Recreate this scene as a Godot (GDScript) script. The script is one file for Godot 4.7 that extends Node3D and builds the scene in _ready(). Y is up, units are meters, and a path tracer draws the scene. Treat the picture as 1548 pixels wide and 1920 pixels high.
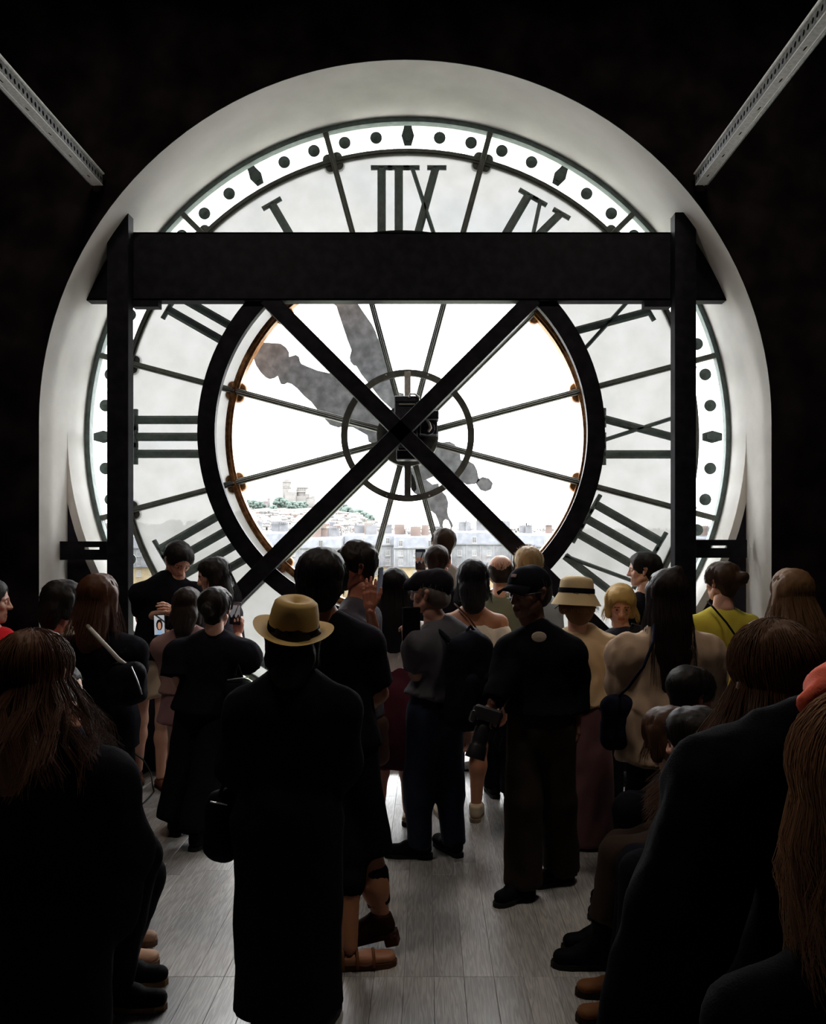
extends Node3D

# ---------------------------------------------------------------- measuring
const FOC := 1550.0          # focal length in pixels of the 1548x1920 frame
const VX := 800.0            # vanishing point of the room's depth lines
const VY := 1020.0
const EYE := 1.8             # camera height above the floor
const ZD := 6.92             # distance of the clock dial
const SC := ZD / FOC         # metres per pixel in the dial plane
const KY := 0.99
const DX := -0.1585          # dial axis
const DY := 2.693
const RD := 2.683            # dial radius

var M := {}                  # materials
var rng := RandomNumberGenerator.new()
var taken := {}
var noise_a := FastNoiseLite.new()

func P(px: float, py: float, d: float) -> Vector3:
	return Vector3((px - VX) / FOC * d, EYE - (py - VY) / FOC * d, -d)

func D(u: float, v: float, d: float) -> Vector3:      # dial units (u right, v up, in 4.46 mm) -> world
	return Vector3(DX + u * SC, DY + v * SC * KY, -d)

# ---------------------------------------------------------------- mesh builder
class MB:
	var v := PackedVector3Array()
	var n := PackedVector3Array()
	var ix := PackedInt32Array()
	var col := PackedColorArray()
	var uv := PackedVector2Array()
	func tri(a: Vector3, b: Vector3, c: Vector3) -> void:      # counter-clockwise seen from outside
		var m := (b - a).cross(c - a)
		if m.length_squared() < 1e-20:
			return
		m = m.normalized()
		var k := v.size()
		v.append_array([a, b, c])
		n.append_array([m, m, m])
		ix.append_array([k, k + 2, k + 1])
	func quad(a: Vector3, b: Vector3, c: Vector3, d: Vector3) -> void:
		var m := (c - a).cross(d - b)
		if m.length_squared() < 1e-20:
			return
		m = m.normalized()
		var k := v.size()
		v.append_array([a, b, c, d])
		n.append_array([m, m, m, m])
		ix.append_array([k, k + 2, k + 1, k, k + 3, k + 2])
	func quad_out(a: Vector3, b: Vector3, c: Vector3, d: Vector3, o: Vector3) -> void:
		if (c - a).cross(d - b).dot((a + c) * 0.5 - o) < 0.0:
			quad(d, c, b, a)
		else:
			quad(a, b, c, d)
	func grid(rows: Array, closed := false) -> void:           # rows of equal length; smooth
		var h := rows.size()
		var w: int = rows[0].size()
		var k := v.size()
		for j in h:
			var r: PackedVector3Array = rows[j]
			var r0: PackedVector3Array = rows[maxi(j - 1, 0)]
			var r1: PackedVector3Array = rows[mini(j + 1, h - 1)]
			for i in w:
				var ia := i - 1
				var ib := i + 1
				if closed:
					ia = (i + w - 1) % w
					ib = (i + 1) % w
				else:
					ia = maxi(ia, 0)
					ib = mini(ib, w - 1)
				var du := r[ib] - r[ia]
				if du.length_squared() < 1e-12:
					du = (r1 if j == 0 else r0)[ib] - (r1 if j == 0 else r0)[ia]
				var m := du.cross(r1[i] - r0[i])
				v.append(r[i])
				n.append(m.normalized() if m.length_squared() > 1e-20 else Vector3.UP)
		var e := w if closed else w - 1
		for j in h - 1:
			for i in e:
				var a := k + j * w + i
				var b := k + j * w + (i + 1) % w
				var c := k + (j + 1) * w + (i + 1) % w
				var d := k + (j + 1) * w + i
				ix.append_array([a, c, b, a, d, c])
	func box(c: Vector3, size: Vector3, bev := 0.004, bas := Basis()) -> void:
		var h := size * 0.5
		bev = minf(bev, minf(h.x, minf(h.y, h.z)) * 0.6)
		var pt := func(sx: float, sy: float, sz: float, k: int) -> Vector3:
			var q := Vector3(sx * (h.x - (0.0 if k == 0 else bev)), sy * (h.y - (0.0 if k == 1 else bev)), sz * (h.z - (0.0 if k == 2 else bev)))
			return c + bas * q
		var s := [-1.0, 1.0]
		for a in s:
			quad_out(pt.call(a, -1, -1, 0), pt.call(a, 1, -1, 0), pt.call(a, 1, 1, 0), pt.call(a, -1, 1, 0), c)
			quad_out(pt.call(-1, a, -1, 1), pt.call(1, a, -1, 1), pt.call(1, a, 1, 1), pt.call(-1, a, 1, 1), c)
			quad_out(pt.call(-1, -1, a, 2), pt.call(1, -1, a, 2), pt.call(1, 1, a, 2), pt.call(-1, 1, a, 2), c)
			for b in s:
				quad_out(pt.call(a, b, -1, 0), pt.call(a, b, 1, 0), pt.call(a, b, 1, 1), pt.call(a, b, -1, 1), c)
				quad_out(pt.call(a, -1, b, 0), pt.call(a, 1, b, 0), pt.call(a, 1, b, 2), pt.call(a, -1, b, 2), c)
				quad_out(pt.call(-1, a, b, 1), pt.call(1, a, b, 1), pt.call(1, a, b, 2), pt.call(-1, a, b, 2), c)
				for e in s:
					var p0: Vector3 = pt.call(a, b, e, 0)
					var p1: Vector3 = pt.call(a, b, e, 1)
					var p2: Vector3 = pt.call(a, b, e, 2)
					if (p1 - p0).cross(p2 - p0).dot(p0 - c) < 0:
						tri(p0, p2, p1)
					else:
						tri(p0, p1, p2)
	func bar(a: Vector3, b: Vector3, w: float, t: float, up := Vector3(0, 0, 1), bev := 0.004) -> void:   # a bar from a to b, w across, t along up
		var y := (b - a).normalized()
		var x := y.cross(up).normalized()
		var z := x.cross(y).normalized()
		box((a + b) * 0.5, Vector3(w, (b - a).length(), t), bev, Basis(x, y, z))
	func tube(pts: PackedVector3Array, rad: PackedFloat32Array, sides := 8, cap := true) -> void:
		var rows := []
		var up := Vector3(0.13, 0.21, 0.97).normalized()
		var m := pts.size()
		for j in m:
			var t := (pts[mini(j + 1, m - 1)] - pts[maxi(j - 1, 0)]).normalized()
			var x := t.cross(up)
			if x.length() < 0.05:
				x = t.cross(Vector3(1, 0, 0))
			x = x.normalized()
			var y := x.cross(t).normalized()
			up = y
			var r := PackedVector3Array()
			for i in sides:
				var a := TAU * i / sides
				r.append(pts[j] + (x * cos(a) - y * sin(a)) * rad[j if rad.size() > 1 else 0])
			rows.append(r)
		if cap:
			var e0 := PackedVector3Array()
			var e1 := PackedVector3Array()
			for i in sides:
				e0.append(pts[0])
				e1.append(pts[m - 1])
			rows.push_front(e0)
			rows.push_back(e1)
		grid(rows, true)
	func lathe(prof: Array, at: Transform3D, sides := 24, sq := Vector2(1, 1)) -> void:     # prof: Vector2(radius, height) going up, axis = local y
		var rows := []
		for q in prof:
			var r := PackedVector3Array()
			for i in sides:
				var a := TAU * i / sides
				r.append(at * Vector3(q.x * cos(a) * sq.x, q.y, -q.x * sin(a) * sq.y))
			rows.append(r)
		grid(rows, true)
	func prism(poly: PackedVector2Array, at: Transform3D, t0: float, t1: float) -> void:    # polygon in local xy, thick from z=t0 to t1
		var p := poly
		if Geometry2D.is_polygon_clockwise(p):
			p.reverse()
		var f := Geometry2D.triangulate_polygon(p)
		for k in range(0, f.size(), 3):
			var a := p[f[k]]
			var b := p[f[k + 1]]
			var c := p[f[k + 2]]
			if (b - a).cross(c - a) < 0:
				var s := b
				b = c
				c = s
			tri(at * Vector3(a.x, a.y, t1), at * Vector3(b.x, b.y, t1), at * Vector3(c.x, c.y, t1))
			tri(at * Vector3(a.x, a.y, t0), at * Vector3(c.x, c.y, t0), at * Vector3(b.x, b.y, t0))
		for i in p.size():
			var a := p[i]
			var b := p[(i + 1) % p.size()]
			quad(at * Vector3(a.x, a.y, t0), at * Vector3(b.x, b.y, t0), at * Vector3(b.x, b.y, t1), at * Vector3(a.x, a.y, t1))
	func ball(c: Vector3, r: Vector3, bas := Basis(), sides := 14) -> void:
		var rows := []
		var h := sides / 2
		for j in h + 1:
			var e := -PI / 2 + PI * j / h
			var q := PackedVector3Array()
			for i in sides:
				var a := TAU * i / sides
				q.append(c + bas * Vector3(r.x * cos(e) * cos(a), r.y * sin(e), -r.z * cos(e) * sin(a)))
			rows.append(q)
		grid(rows, true)
	func add(o: MB, t := Transform3D()) -> void:
		var k := v.size()
		for q in o.v:
			v.append(t * q)
		var nb := t.basis.inverse().transposed()
		for q in o.n:
			n.append((nb * q).normalized())
		for i in o.ix:
			ix.append(k + i)
		if o.col.size():
			while col.size() < k:
				col.append(Color.WHITE)
			col.append_array(o.col)
	func mesh() -> ArrayMesh:
		var a := []
		a.resize(Mesh.ARRAY_MAX)
		a[Mesh.ARRAY_VERTEX] = v
		a[Mesh.ARRAY_NORMAL] = n
		a[Mesh.ARRAY_INDEX] = ix
		if col.size():
			while col.size() < v.size():
				col.append(Color.WHITE)
			a[Mesh.ARRAY_COLOR] = col
		if uv.size() == v.size():
			a[Mesh.ARRAY_TEX_UV] = uv
		var m := ArrayMesh.new()
		m.add_surface_from_arrays(Mesh.PRIMITIVE_TRIANGLES, a)
		return m

# ---------------------------------------------------------------- naming
func numbered(called: String) -> String:
	if not taken.has(called):
		taken[called] = 0
		return called
	taken[called] += 1
	return "%s_%03d" % [called, taken[called]]

func tag(o: Node3D, label := "", category := "", group := "", kind := "") -> Node3D:
	if label: o.set_meta("label", label)
	if category: o.set_meta("category", category)
	if group: o.set_meta("group", group)
	if kind: o.set_meta("kind", kind)
	return o

func part(called: String, m, mt: Material, parent: Node = null, at := Vector3.ZERO) -> MeshInstance3D:
	var o := MeshInstance3D.new()
	o.mesh = m.mesh() if m is MB else m
	o.material_override = mt
	o.position = at
	if parent == null:
		o.name = numbered(called)
		add_child(o)
	else:
		var k := 0
		var nm := called
		while parent.has_node(nm):
			k += 1
			nm = "%s_%03d" % [called, k]
		o.name = nm
		parent.add_child(o, true)
	return o

var part_count := {}
func piece(called: String, m: Mesh, mt: Material, parent: Node, t: Transform3D) -> MeshInstance3D:   # many alike parts: counted, not looked up
	var o := MeshInstance3D.new()
	o.mesh = m
	o.material_override = mt
	o.transform = t
	var key := str(parent.get_instance_id()) + called
	var k: int = part_count.get(key, 0)
	part_count[key] = k + 1
	o.name = called if k == 0 else "%s_%03d" % [called, k]
	parent.add_child(o, true)
	return o

func thing(called: String, label: String, category: String, at := Vector3.ZERO, group := "") -> Node3D:
	var o := Node3D.new()
	o.name = numbered(called)
	o.position = at
	add_child(o)
	tag(o, label, category, group)
	return o

func struct(called: String, m, mt: Material, parent: Node = null, label := "") -> MeshInstance3D:
	var o := part(called, m, mt, parent)
	if parent == null:
		tag(o, label, "", "", "structure")
	return o

# ---------------------------------------------------------------- materials
func mk(c: Color, rough := 0.8, metal := 0.0, spec := 0.5) -> StandardMaterial3D:
	var m := StandardMaterial3D.new()
	m.albedo_color = c
	m.roughness = rough
	m.metallic = metal
	m.metallic_specular = spec
	return m

func noise_tex(seed_: int, freq: float, lo: Color, hi: Color, size := 256, oct := 4, mid := 0.5) -> NoiseTexture2D:
	var f := FastNoiseLite.new()
	f.seed = seed_
	f.frequency = freq
	f.fractal_octaves = oct
	var t := NoiseTexture2D.new()
	t.width = size
	t.height = size
	t.seamless = true
	t.noise = f
	var g := Gradient.new()
	g.set_color(0, lo)
	g.set_color(1, hi)
	g.set_offset(0, maxf(0.0, mid - 0.35))
	g.set_offset(1, minf(1.0, mid + 0.35))
	t.color_ramp = g
	return t

func grained(c: Color, rough: float, seed_: int, scale: float, amount := 0.25, metal := 0.0) -> StandardMaterial3D:
	var m := mk(Color.WHITE, rough, metal)
	m.albedo_texture = noise_tex(seed_, 0.02, c.darkened(amount), c.lightened(amount * 0.4))
	m.uv1_triplanar = true
	m.uv1_world_triplanar = true
	m.uv1_scale = Vector3.ONE * scale
	return m

var cloth_cache := {}
func cloth(c: Color, rough := 0.9, rim := 0.25) -> StandardMaterial3D:
	var key := c.to_html() + str(rough) + str(rim)
	if cloth_cache.has(key):
		return cloth_cache[key]
	var m := mk(c, rough, 0.0, 0.3 if c.get_luminance() > 0.12 else 0.12)
	m.rim_enabled = rim > 0.0
	m.rim = rim if c.get_luminance() > 0.12 else rim * 0.15
	m.rim_tint = 0.6
	m.uv1_triplanar = true
	m.uv1_scale = Vector3.ONE * 9.0
	m.normal_enabled = true
	m.normal_texture = M.weave
	m.normal_scale = 0.5
	cloth_cache[key] = m
	return m

func skin(c: Color) -> StandardMaterial3D:
	var key := "skin" + c.to_html()
	if cloth_cache.has(key):
		return cloth_cache[key]
	var m := mk(c, 0.5)
	m.vertex_color_use_as_albedo = true
	m.subsurf_scatter_enabled = true
	m.subsurf_scatter_strength = 0.12
	cloth_cache[key] = m
	return m

func hairm(c: Color) -> StandardMaterial3D:
	var key := "hair" + c.to_html()
	if cloth_cache.has(key):
		return cloth_cache[key]
	var m := mk(c, 0.55, 0.0, 0.3)
	m.backlight_enabled = true
	m.backlight = Color(0.4, 0.4, 0.4)
	cloth_cache[key] = m
	return m

# ---------------------------------------------------------------- the scene
func _ready() -> void:
	var cam := Camera3D.new()
	cam.name = "viewpoint"
	cam.position = Vector3(0, EYE, 0)
	cam.keep_aspect = Camera3D.KEEP_HEIGHT
	var near := 0.1
	cam.set_frustum(1920.0 / FOC * near, Vector2((774.0 - VX) / FOC * near, (VY - 960.0) / FOC * near), near, 6000.0)
	add_child(cam)
	cam.current = true

	var env := Environment.new()
	env.background_mode = Environment.BG_SKY
	env.sky = Sky.new()
	env.sky.sky_material = overcast()
	env.tonemap_mode = Environment.TONE_MAPPER_LINEAR
	env.tonemap_exposure = 1.0
	env.sdfgi_enabled = true
	env.ssao_enabled = true
	env.ssil_enabled = true
	var we := WorldEnvironment.new()
	we.name = "surroundings"
	we.environment = env
	add_child(we)

	rng.seed = 77
	noise_a.seed = 5
	noise_a.frequency = 1.0
	noise_a.fractal_octaves = 2
	materials()
	room()
	clock()
	steel_frame()
	rails()
	city()
	people()
	lamps()

func overcast() -> PanoramaSkyMaterial:      # a bright layer of cloud: rather brighter overhead than at the horizon, with thin bluish gaps
	var w := 768
	var h := 384
	var im := Image.create(w, h, false, Image.FORMAT_RGBAF)
	var f := FastNoiseLite.new()
	f.seed = 11
	f.frequency = 2.2
	f.fractal_octaves = 5
	for j in h:
		var el := PI * (0.5 - (j + 0.5) / h)
		for i in w:
			var az := TAU * (i + 0.5) / w
			var dir := Vector3(cos(el) * cos(az), sin(el), cos(el) * sin(az))
			var q := dir / (absf(dir.y) + 0.35)
			var k := f.get_noise_3d(q.x, 2.0 * absf(q.y), q.z) * 0.5 + 0.5
			var gap := smoothstep(0.56, 0.74, k)
			var l := SKY_LOW * (1.0 + 0.7 * maxf(sin(el), 0.0)) * (0.96 + 0.08 * (1.0 - k))
			if el < 0.0:
				l = SKY_LOW * 0.45
			im.set_pixel(i, j, Color(l * lerpf(1.0, 0.80, gap), l * lerpf(1.0, 0.89, gap), l * lerpf(1.0, 0.99, gap)))
	var m := PanoramaSkyMaterial.new()
	m.panorama = ImageTexture.create_from_image(im)
	return m

const SKY_LOW := 12.8

func materials() -> void:
	M.weave = noise_tex(31, 0.09, Color(0.35, 0.35, 0.35), Color(0.65, 0.65, 0.65), 256, 3)
	M.weave.as_normal_map = true
	M.weave.color_ramp = null
	M.weave.bump_strength = 3.0
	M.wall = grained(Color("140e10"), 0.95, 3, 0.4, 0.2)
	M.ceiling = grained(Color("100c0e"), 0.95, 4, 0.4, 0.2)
	M.plaster = grained(Color("f1efeb"), 0.7, 6, 0.55, 0.05)
	M.spandrel = grained(Color("2a2730"), 0.85, 7, 0.5, 0.1)
	M.steel = grained(Color("14131a"), 0.55, 8, 1.5, 0.12)
	M.steel.metallic_specular = 0.22
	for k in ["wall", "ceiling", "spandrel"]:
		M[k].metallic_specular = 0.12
	M.iron = grained(Color("63665f"), 0.6, 9, 2.0, 0.15)
	M.numeral = grained(Color("637370"), 0.55, 10, 2.0, 0.15)
	M.bronze = grained(Color("ad7440"), 0.45, 12, 3.0, 0.35, 0.3)
	M.galv_lit = grained(Color("eef0ee"), 0.42, 13, 6.0, 0.12, 0.1)  # lip and flange: their glossy reflection is put into the pale colour
	M.galv_shaded = grained(Color("85888a"), 0.5, 18, 6.0, 0.25, 0.3)  # same zinc, painted darker for the faces without that reflection
	M.machine = grained(Color("1c1d2a"), 0.4, 14, 4.0, 0.2)
	M.pale_steel = grained(Color("cfcbc4"), 0.5, 15, 4.0, 0.15)
	M.hand = grained(Color("85878d"), 0.8, 16, 1.6, 0.22)
	M.glass = mk(Color(1, 1, 1, 0.03), 0.02)
	M.glass.transparency = BaseMaterial3D.TRANSPARENCY_ALPHA
	M.dimmed_glass = mk(Color(0.45, 0.46, 0.46, 0.5), 0.5)  # grey tint added to weaken the glow these panes throw on the reveal
	M.dimmed_glass.transparency = BaseMaterial3D.TRANSPARENCY_ALPHA
	M.opal = mk(Color(0.395, 0.395, 0.393, 0.985), 0.6)
	M.opal.transparency = BaseMaterial3D.TRANSPARENCY_ALPHA
	M.opal.backlight_enabled = true
	M.opal.backlight = Color(1, 1, 1)
	M.opal.albedo_texture = noise_tex(41, 0.012, Color(0.93, 0.93, 0.92), Color(1, 1, 1), 512, 4)
	M.opal.uv1_triplanar = true
	M.opal.uv1_world_triplanar = true
	M.opal.uv1_scale = Vector3.ONE * 0.5
	M.screw = mk(Color("c9c9c9"), 0.3, 0.8)

# ---------------------------------------------------------------- the room
func arch(r_add: float, bottom: float, n := 64) -> PackedVector2Array:      # from bottom left over the top to bottom right (world xy)
	var o := PackedVector2Array()
	var r := RD + r_add
	for k in 6:
		o.append(Vector2(DX - r, lerpf(bottom, DY, k / 6.0)))
	for k in n + 1:
		var a := PI - PI * k / n
		o.append(Vector2(DX + r * cos(a), DY + r * KY * sin(a)))
	for k in range(5, -1, -1):
		o.append(Vector2(DX + r, lerpf(bottom, DY, k / 6.0)))
	return o

func circle(r_add: float, n := 128) -> PackedVector2Array:
	var o := PackedVector2Array()
	for k in n + 1:
		var a := PI * 1.5 - TAU * k / n
		o.append(Vector2(DX + (RD + r_add) * cos(a), DY + (RD + r_add) * KY * sin(a)))
	return o

func lining(mb: MB, a: PackedVector2Array, b: PackedVector2Array, d0: float, d1: float) -> void:    # solid between two outlines of equal length, from depth d0 to d1; a is the inner one
	for k in range(a.size() - 1):
		var p := [a[k], a[k + 1], b[k + 1], b[k]]
		var f := func(q: Vector2, d: float) -> Vector3: return Vector3(q.x, q.y, -d)
		mb.quad(f.call(p[0], d0), f.call(p[3], d0), f.call(p[2], d0), f.call(p[1], d0))
		mb.quad(f.call(p[0], d1), f.call(p[1], d1), f.call(p[2], d1), f.call(p[3], d1))
	for s in [[a, true], [b, false]]:
		var r0 := PackedVector3Array()
		var r1 := PackedVector3Array()
		for q in s[0]:
			r0.append(Vector3(q.x, q.y, -d0))
			r1.append(Vector3(q.x, q.y, -d1))
		if s[1]:
			mb.grid([r1, r0])
		else:
			mb.grid([r0, r1])

func to_rect(a: PackedVector2Array, x0: float, x1: float, y0: float, y1: float) -> PackedVector2Array:
	var o := PackedVector2Array()
	for q in a:
		var d := q - Vector2(DX, DY)
		var t := 1e9
		if absf(d.x) > 1e-5: t = minf(t, ((x1 if d.x > 0 else x0) - DX) / d.x)
		if absf(d.y) > 1e-5: t = minf(t, ((y1 if d.y > 0 else y0) - DY) / d.y)
		o.append(Vector2(DX, DY) + d * t)
	return o

const RX := 5.6
const RTOP := 6.0

func room() -> void:
	# front wall of the room with its arched opening
	var ap := arch(0.0, 0.0)
	var op := PackedVector2Array()
	for q in ap:
		if q.y <= DY + 1e-4:
			op.append(Vector2(-RX if q.x < DX else RX, q.y))
		else:
			op.append(to_rect(PackedVector2Array([q]), -RX, RX, 0.0, RTOP)[0])
	var mb := MB.new()
	lining(mb, ap, op, 6.05, 6.06)
	for s in [-1.0, 1.0]:      # the corners that the fan of strips leaves open
		var c := Vector2(RX * s, RTOP)
		for k in range(op.size() - 1):
			if (absf(op[k].x - c.x) < 1e-4) != (absf(op[k + 1].x - c.x) < 1e-4) and signf(op[k].x + op[k + 1].x) == s:
				mb.tri(Vector3(op[k].x, op[k].y, -6.05), Vector3(c.x, c.y, -6.05), Vector3(op[k + 1].x, op[k + 1].y, -6.05))
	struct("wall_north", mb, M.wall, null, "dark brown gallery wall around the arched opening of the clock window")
	mb = MB.new()
	lining(mb, arch(0.0, 0.0), arch(0.08, 0.0), 6.06, 6.54)
	struct("trim_1", mb, M.plaster, null, "white plastered reveal of the arched opening")
	# wall with the round opening
	mb = MB.new()
	var cp := circle(0.0)
	cp = circle(0.02)
	lining(mb, cp, to_rect(cp, -RX, RX, 0.0, RTOP), 6.54, 6.58)
	struct("wall_spandrel", mb, M.spandrel, null, "dark wall filling the lower corners beside the round clock window")
	mb = MB.new()
	cp = circle(0.0)
	lining(mb, cp, circle(0.06), 6.537, 7.04)
	struct("trim_2", mb, M.plaster, null, "white plastered round reveal next to the clock")
	mb = MB.new()
	cp = circle(0.05)
	var wide := circle(0.2)
	lining(mb, wide, to_rect(cp, -RX - 2, RX + 2, -19.0, 12.0), 7.0, 7.25)
	lining(mb, cp, to_rect(cp, -RX - 2, RX + 2, -19.0, 12.0), 6.9, 7.0)
	struct("wall_outside", mb, grained(Color("b8ad98"), 0.9, 17, 0.3, 0.1), null, "stone outer wall of the building")
	# side walls, back, ceiling
	var w := MB.new()
	w.box(Vector3(-RX - 0.1, RTOP * 0.5, -0.3), Vector3(0.2, RTOP, 14.4), 0.0)
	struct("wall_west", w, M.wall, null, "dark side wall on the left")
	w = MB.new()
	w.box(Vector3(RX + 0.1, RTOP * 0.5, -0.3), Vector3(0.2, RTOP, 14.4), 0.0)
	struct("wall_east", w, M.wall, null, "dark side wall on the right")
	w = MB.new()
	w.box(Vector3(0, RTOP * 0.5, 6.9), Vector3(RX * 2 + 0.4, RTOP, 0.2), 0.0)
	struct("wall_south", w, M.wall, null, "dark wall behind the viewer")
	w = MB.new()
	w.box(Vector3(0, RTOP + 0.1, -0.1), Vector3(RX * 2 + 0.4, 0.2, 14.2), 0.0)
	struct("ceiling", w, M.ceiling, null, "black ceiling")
	floor_boards()

func floor_boards() -> void:
	var fl := Node3D.new()
	fl.name = "floor"
	add_child(fl)
	tag(fl, "dark oak plank floor with a satin sheen", "", "", "structure")
	var b := MB.new()
	b.box(Vector3(0, -0.115, -0.1), Vector3(RX * 2, 0.2, 14.0), 0.0)
	var deep := mk(Color("1a1817"), 0.7)
	part("subfloor", b, deep, fl)
	# wood grain: long streaks with cathedral rings
	var gr := FastNoiseLite.new()
	gr.seed = 21
	gr.frequency = 0.02
	gr.fractal_octaves = 4
	var im := Image.create(256, 1024, false, Image.FORMAT_RGB8)
	var hm := Image.create(256, 1024, false, Image.FORMAT_RGB8)
	for y in 1024:
		for x in 256:
			var warp := gr.get_noise_2d(x * 0.9, y * 0.10) * 3.2
			var ring := 0.5 + 0.5 * sin(x * 0.16 + warp * 5.0)
			var fine := gr.get_noise_2d(x * 9.0 + 500, y * 0.35) * 0.5 + 0.5
			var t := clampf(0.55 * ring + 0.45 * fine, 0, 1)
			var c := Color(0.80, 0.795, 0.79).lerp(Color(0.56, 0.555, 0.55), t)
			im.set_pixel(x, y, c)
			hm.set_pixel(x, y, Color(1, 1, 1) * (0.35 + 0.5 * (1.0 - t)))
	var tx := ImageTexture.create_from_image(im)
	var th := ImageTexture.create_from_image(hm)
	var mats := []
	for k in 5:
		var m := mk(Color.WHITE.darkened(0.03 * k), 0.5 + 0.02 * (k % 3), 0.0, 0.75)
		m.clearcoat_enabled = true
		m.clearcoat = 1.0
		m.clearcoat_roughness = 0.27
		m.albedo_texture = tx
		m.heightmap_enabled = true
		m.heightmap_texture = th
		m.heightmap_scale = 0.10
		m.uv1_offset = Vector3(0.37 * k, 0.21 * k, 0)
		mats.append(m)
	var pw := 0.1245
	var cuts := {}
	var mk_plank := func(len_: float) -> Mesh:
		var q := MB.new()
		var w := pw - 0.0012
		var e := 0.0012
		var l := len_ - 0.0016
		# top with eased edges; origin at near left end, running to -z
		q.quad(Vector3(e, 0, -e), Vector3(w - e, 0, -e), Vector3(w - e, 0, -l + e), Vector3(e, 0, -l + e))
		q.quad(Vector3(0, -e, 0), Vector3(w, -e, 0), Vector3(w - e, 0, -e), Vector3(e, 0, -e))
		q.quad(Vector3(w - e, 0, -l + e), Vector3(w, -e, -l), Vector3(0, -e, -l), Vector3(e, 0, -l + e))
		q.quad(Vector3(0, -e, 0), Vector3(e, 0, -e), Vector3(e, 0, -l + e), Vector3(0, -e, -l))
		q.quad(Vector3(w, -e, 0), Vector3(w, -e, -l), Vector3(w - e, 0, -l + e), Vector3(w - e, 0, -e))
		q.quad(Vector3(0, -0.015, 0), Vector3(w, -0.015, 0), Vector3(w, -e, 0), Vector3(0, -e, 0))
		q.quad(Vector3(0, -e, -l), Vector3(w, -e, -l), Vector3(w, -0.015, -l), Vector3(0, -0.015, -l))
		q.quad(Vector3(0, -0.015, -l), Vector3(0, -0.015, 0), Vector3(0, -e, 0), Vector3(0, -e, -l))
		q.quad(Vector3(w, -0.015, 0), Vector3(w, -0.015, -l), Vector3(w, -e, -l), Vector3(w, -e, 0))
		for p in q.v:
			q.uv.append(Vector2(p.x / pw * 0.5, -p.z / 1.3 * 0.8))
		return q.mesh()
	# one seam runs right across at 3.44 m; further rows beyond it, offset board by board
	var rows := [[2.2, 2.86], [2.86, 3.44], [3.44, 4.5], [4.5, 5.65], [5.65, 6.56]]
	for i in range(-18, 18):
		for r in rows.size():
			var a: float = rows[r][0]
			var z: float = rows[r][1]
			var sh := 0.0
			if r >= 2:
				sh = [0.0, 0.35, 0.12, 0.5][absi(i) % 4] * 0.5
				if r > 2: a += sh
				if r < 4: z += sh
			elif absi(i) % 3 == 1:
				if r == 0: z -= 0.12
				else: a -= 0.12
			var ln := snappedf(z - a, 0.001)
			if not cuts.has(ln):
				cuts[ln] = mk_plank.call(ln)
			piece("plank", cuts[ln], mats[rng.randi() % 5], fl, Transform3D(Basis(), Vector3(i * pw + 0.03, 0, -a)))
	var rest := MB.new()
	for i in range(-45, 45):
		var x := i * pw + 0.03
		var inside := i >= -18 and i < 18
		var zs := [[-6.7, -4.6], [-4.6, -2.4], [-2.4, -0.2], [-0.2, 2.2]]
		if not inside:
			zs = zs + [[2.2, 3.44], [3.44, 4.6], [4.6, 6.0]]
		for s in zs:
			rest.box(Vector3(x + pw * 0.5, -0.0075, -(s[0] + s[1]) * 0.5), Vector3(pw - 0.0012, 0.015, s[1] - s[0] - 0.0016), 0.001)
	for p in rest.v:
		rest.uv.append(Vector2(p.x / pw * 0.5, -p.z / 1.3 * 0.8))
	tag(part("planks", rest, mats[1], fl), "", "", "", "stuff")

# ---------------------------------------------------------------- the clock
func ring(mb: MB, r0: float, r1: float, d0: float, d1: float, a0 := 0.0, a1 := TAU, n := 128, cx := 0.0, cy := 0.0) -> void:   # dial units
	var rows := [[], [], [], []]
	var o := [PackedVector3Array(), PackedVector3Array(), PackedVector3Array(), PackedVector3Array()]
	for k in n + 1:
		var a := a0 + (a1 - a0) * k / n
		var c := Vector2(cos(a), sin(a))
		o[0].append(D(cx + r0 * c.x, cy + r0 * c.y, d0))
		o[1].append(D(cx + r1 * c.x, cy + r1 * c.y, d0))
		o[2].append(D(cx + r1 * c.x, cy + r1 * c.y, d1))
		o[3].append(D(cx + r0 * c.x, cy + r0 * c.y, d1))
	for k in 4:
		mb.grid([o[(k + 1) % 4], o[k]])
	if absf(a1 - a0) < TAU - 0.01:
		mb.quad(o[0][0], o[1][0], o[2][0], o[3][0])
		mb.quad(o[3][n], o[2][n], o[1][n], o[0][n])

func dial_poly(mb: MB, pts: Array, d0: float, d1: float, rot := 0.0, off := Vector2.ZERO) -> void:
	var q := PackedVector2Array()
	for p in pts:
		var w: Vector2 = (p + off).rotated(rot) * SC
		q.append(Vector2(w.x, w.y * KY))
	mb.prism(q, Transform3D(Basis(), Vector3(DX, DY, 0)), -d1, -d0)

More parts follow.
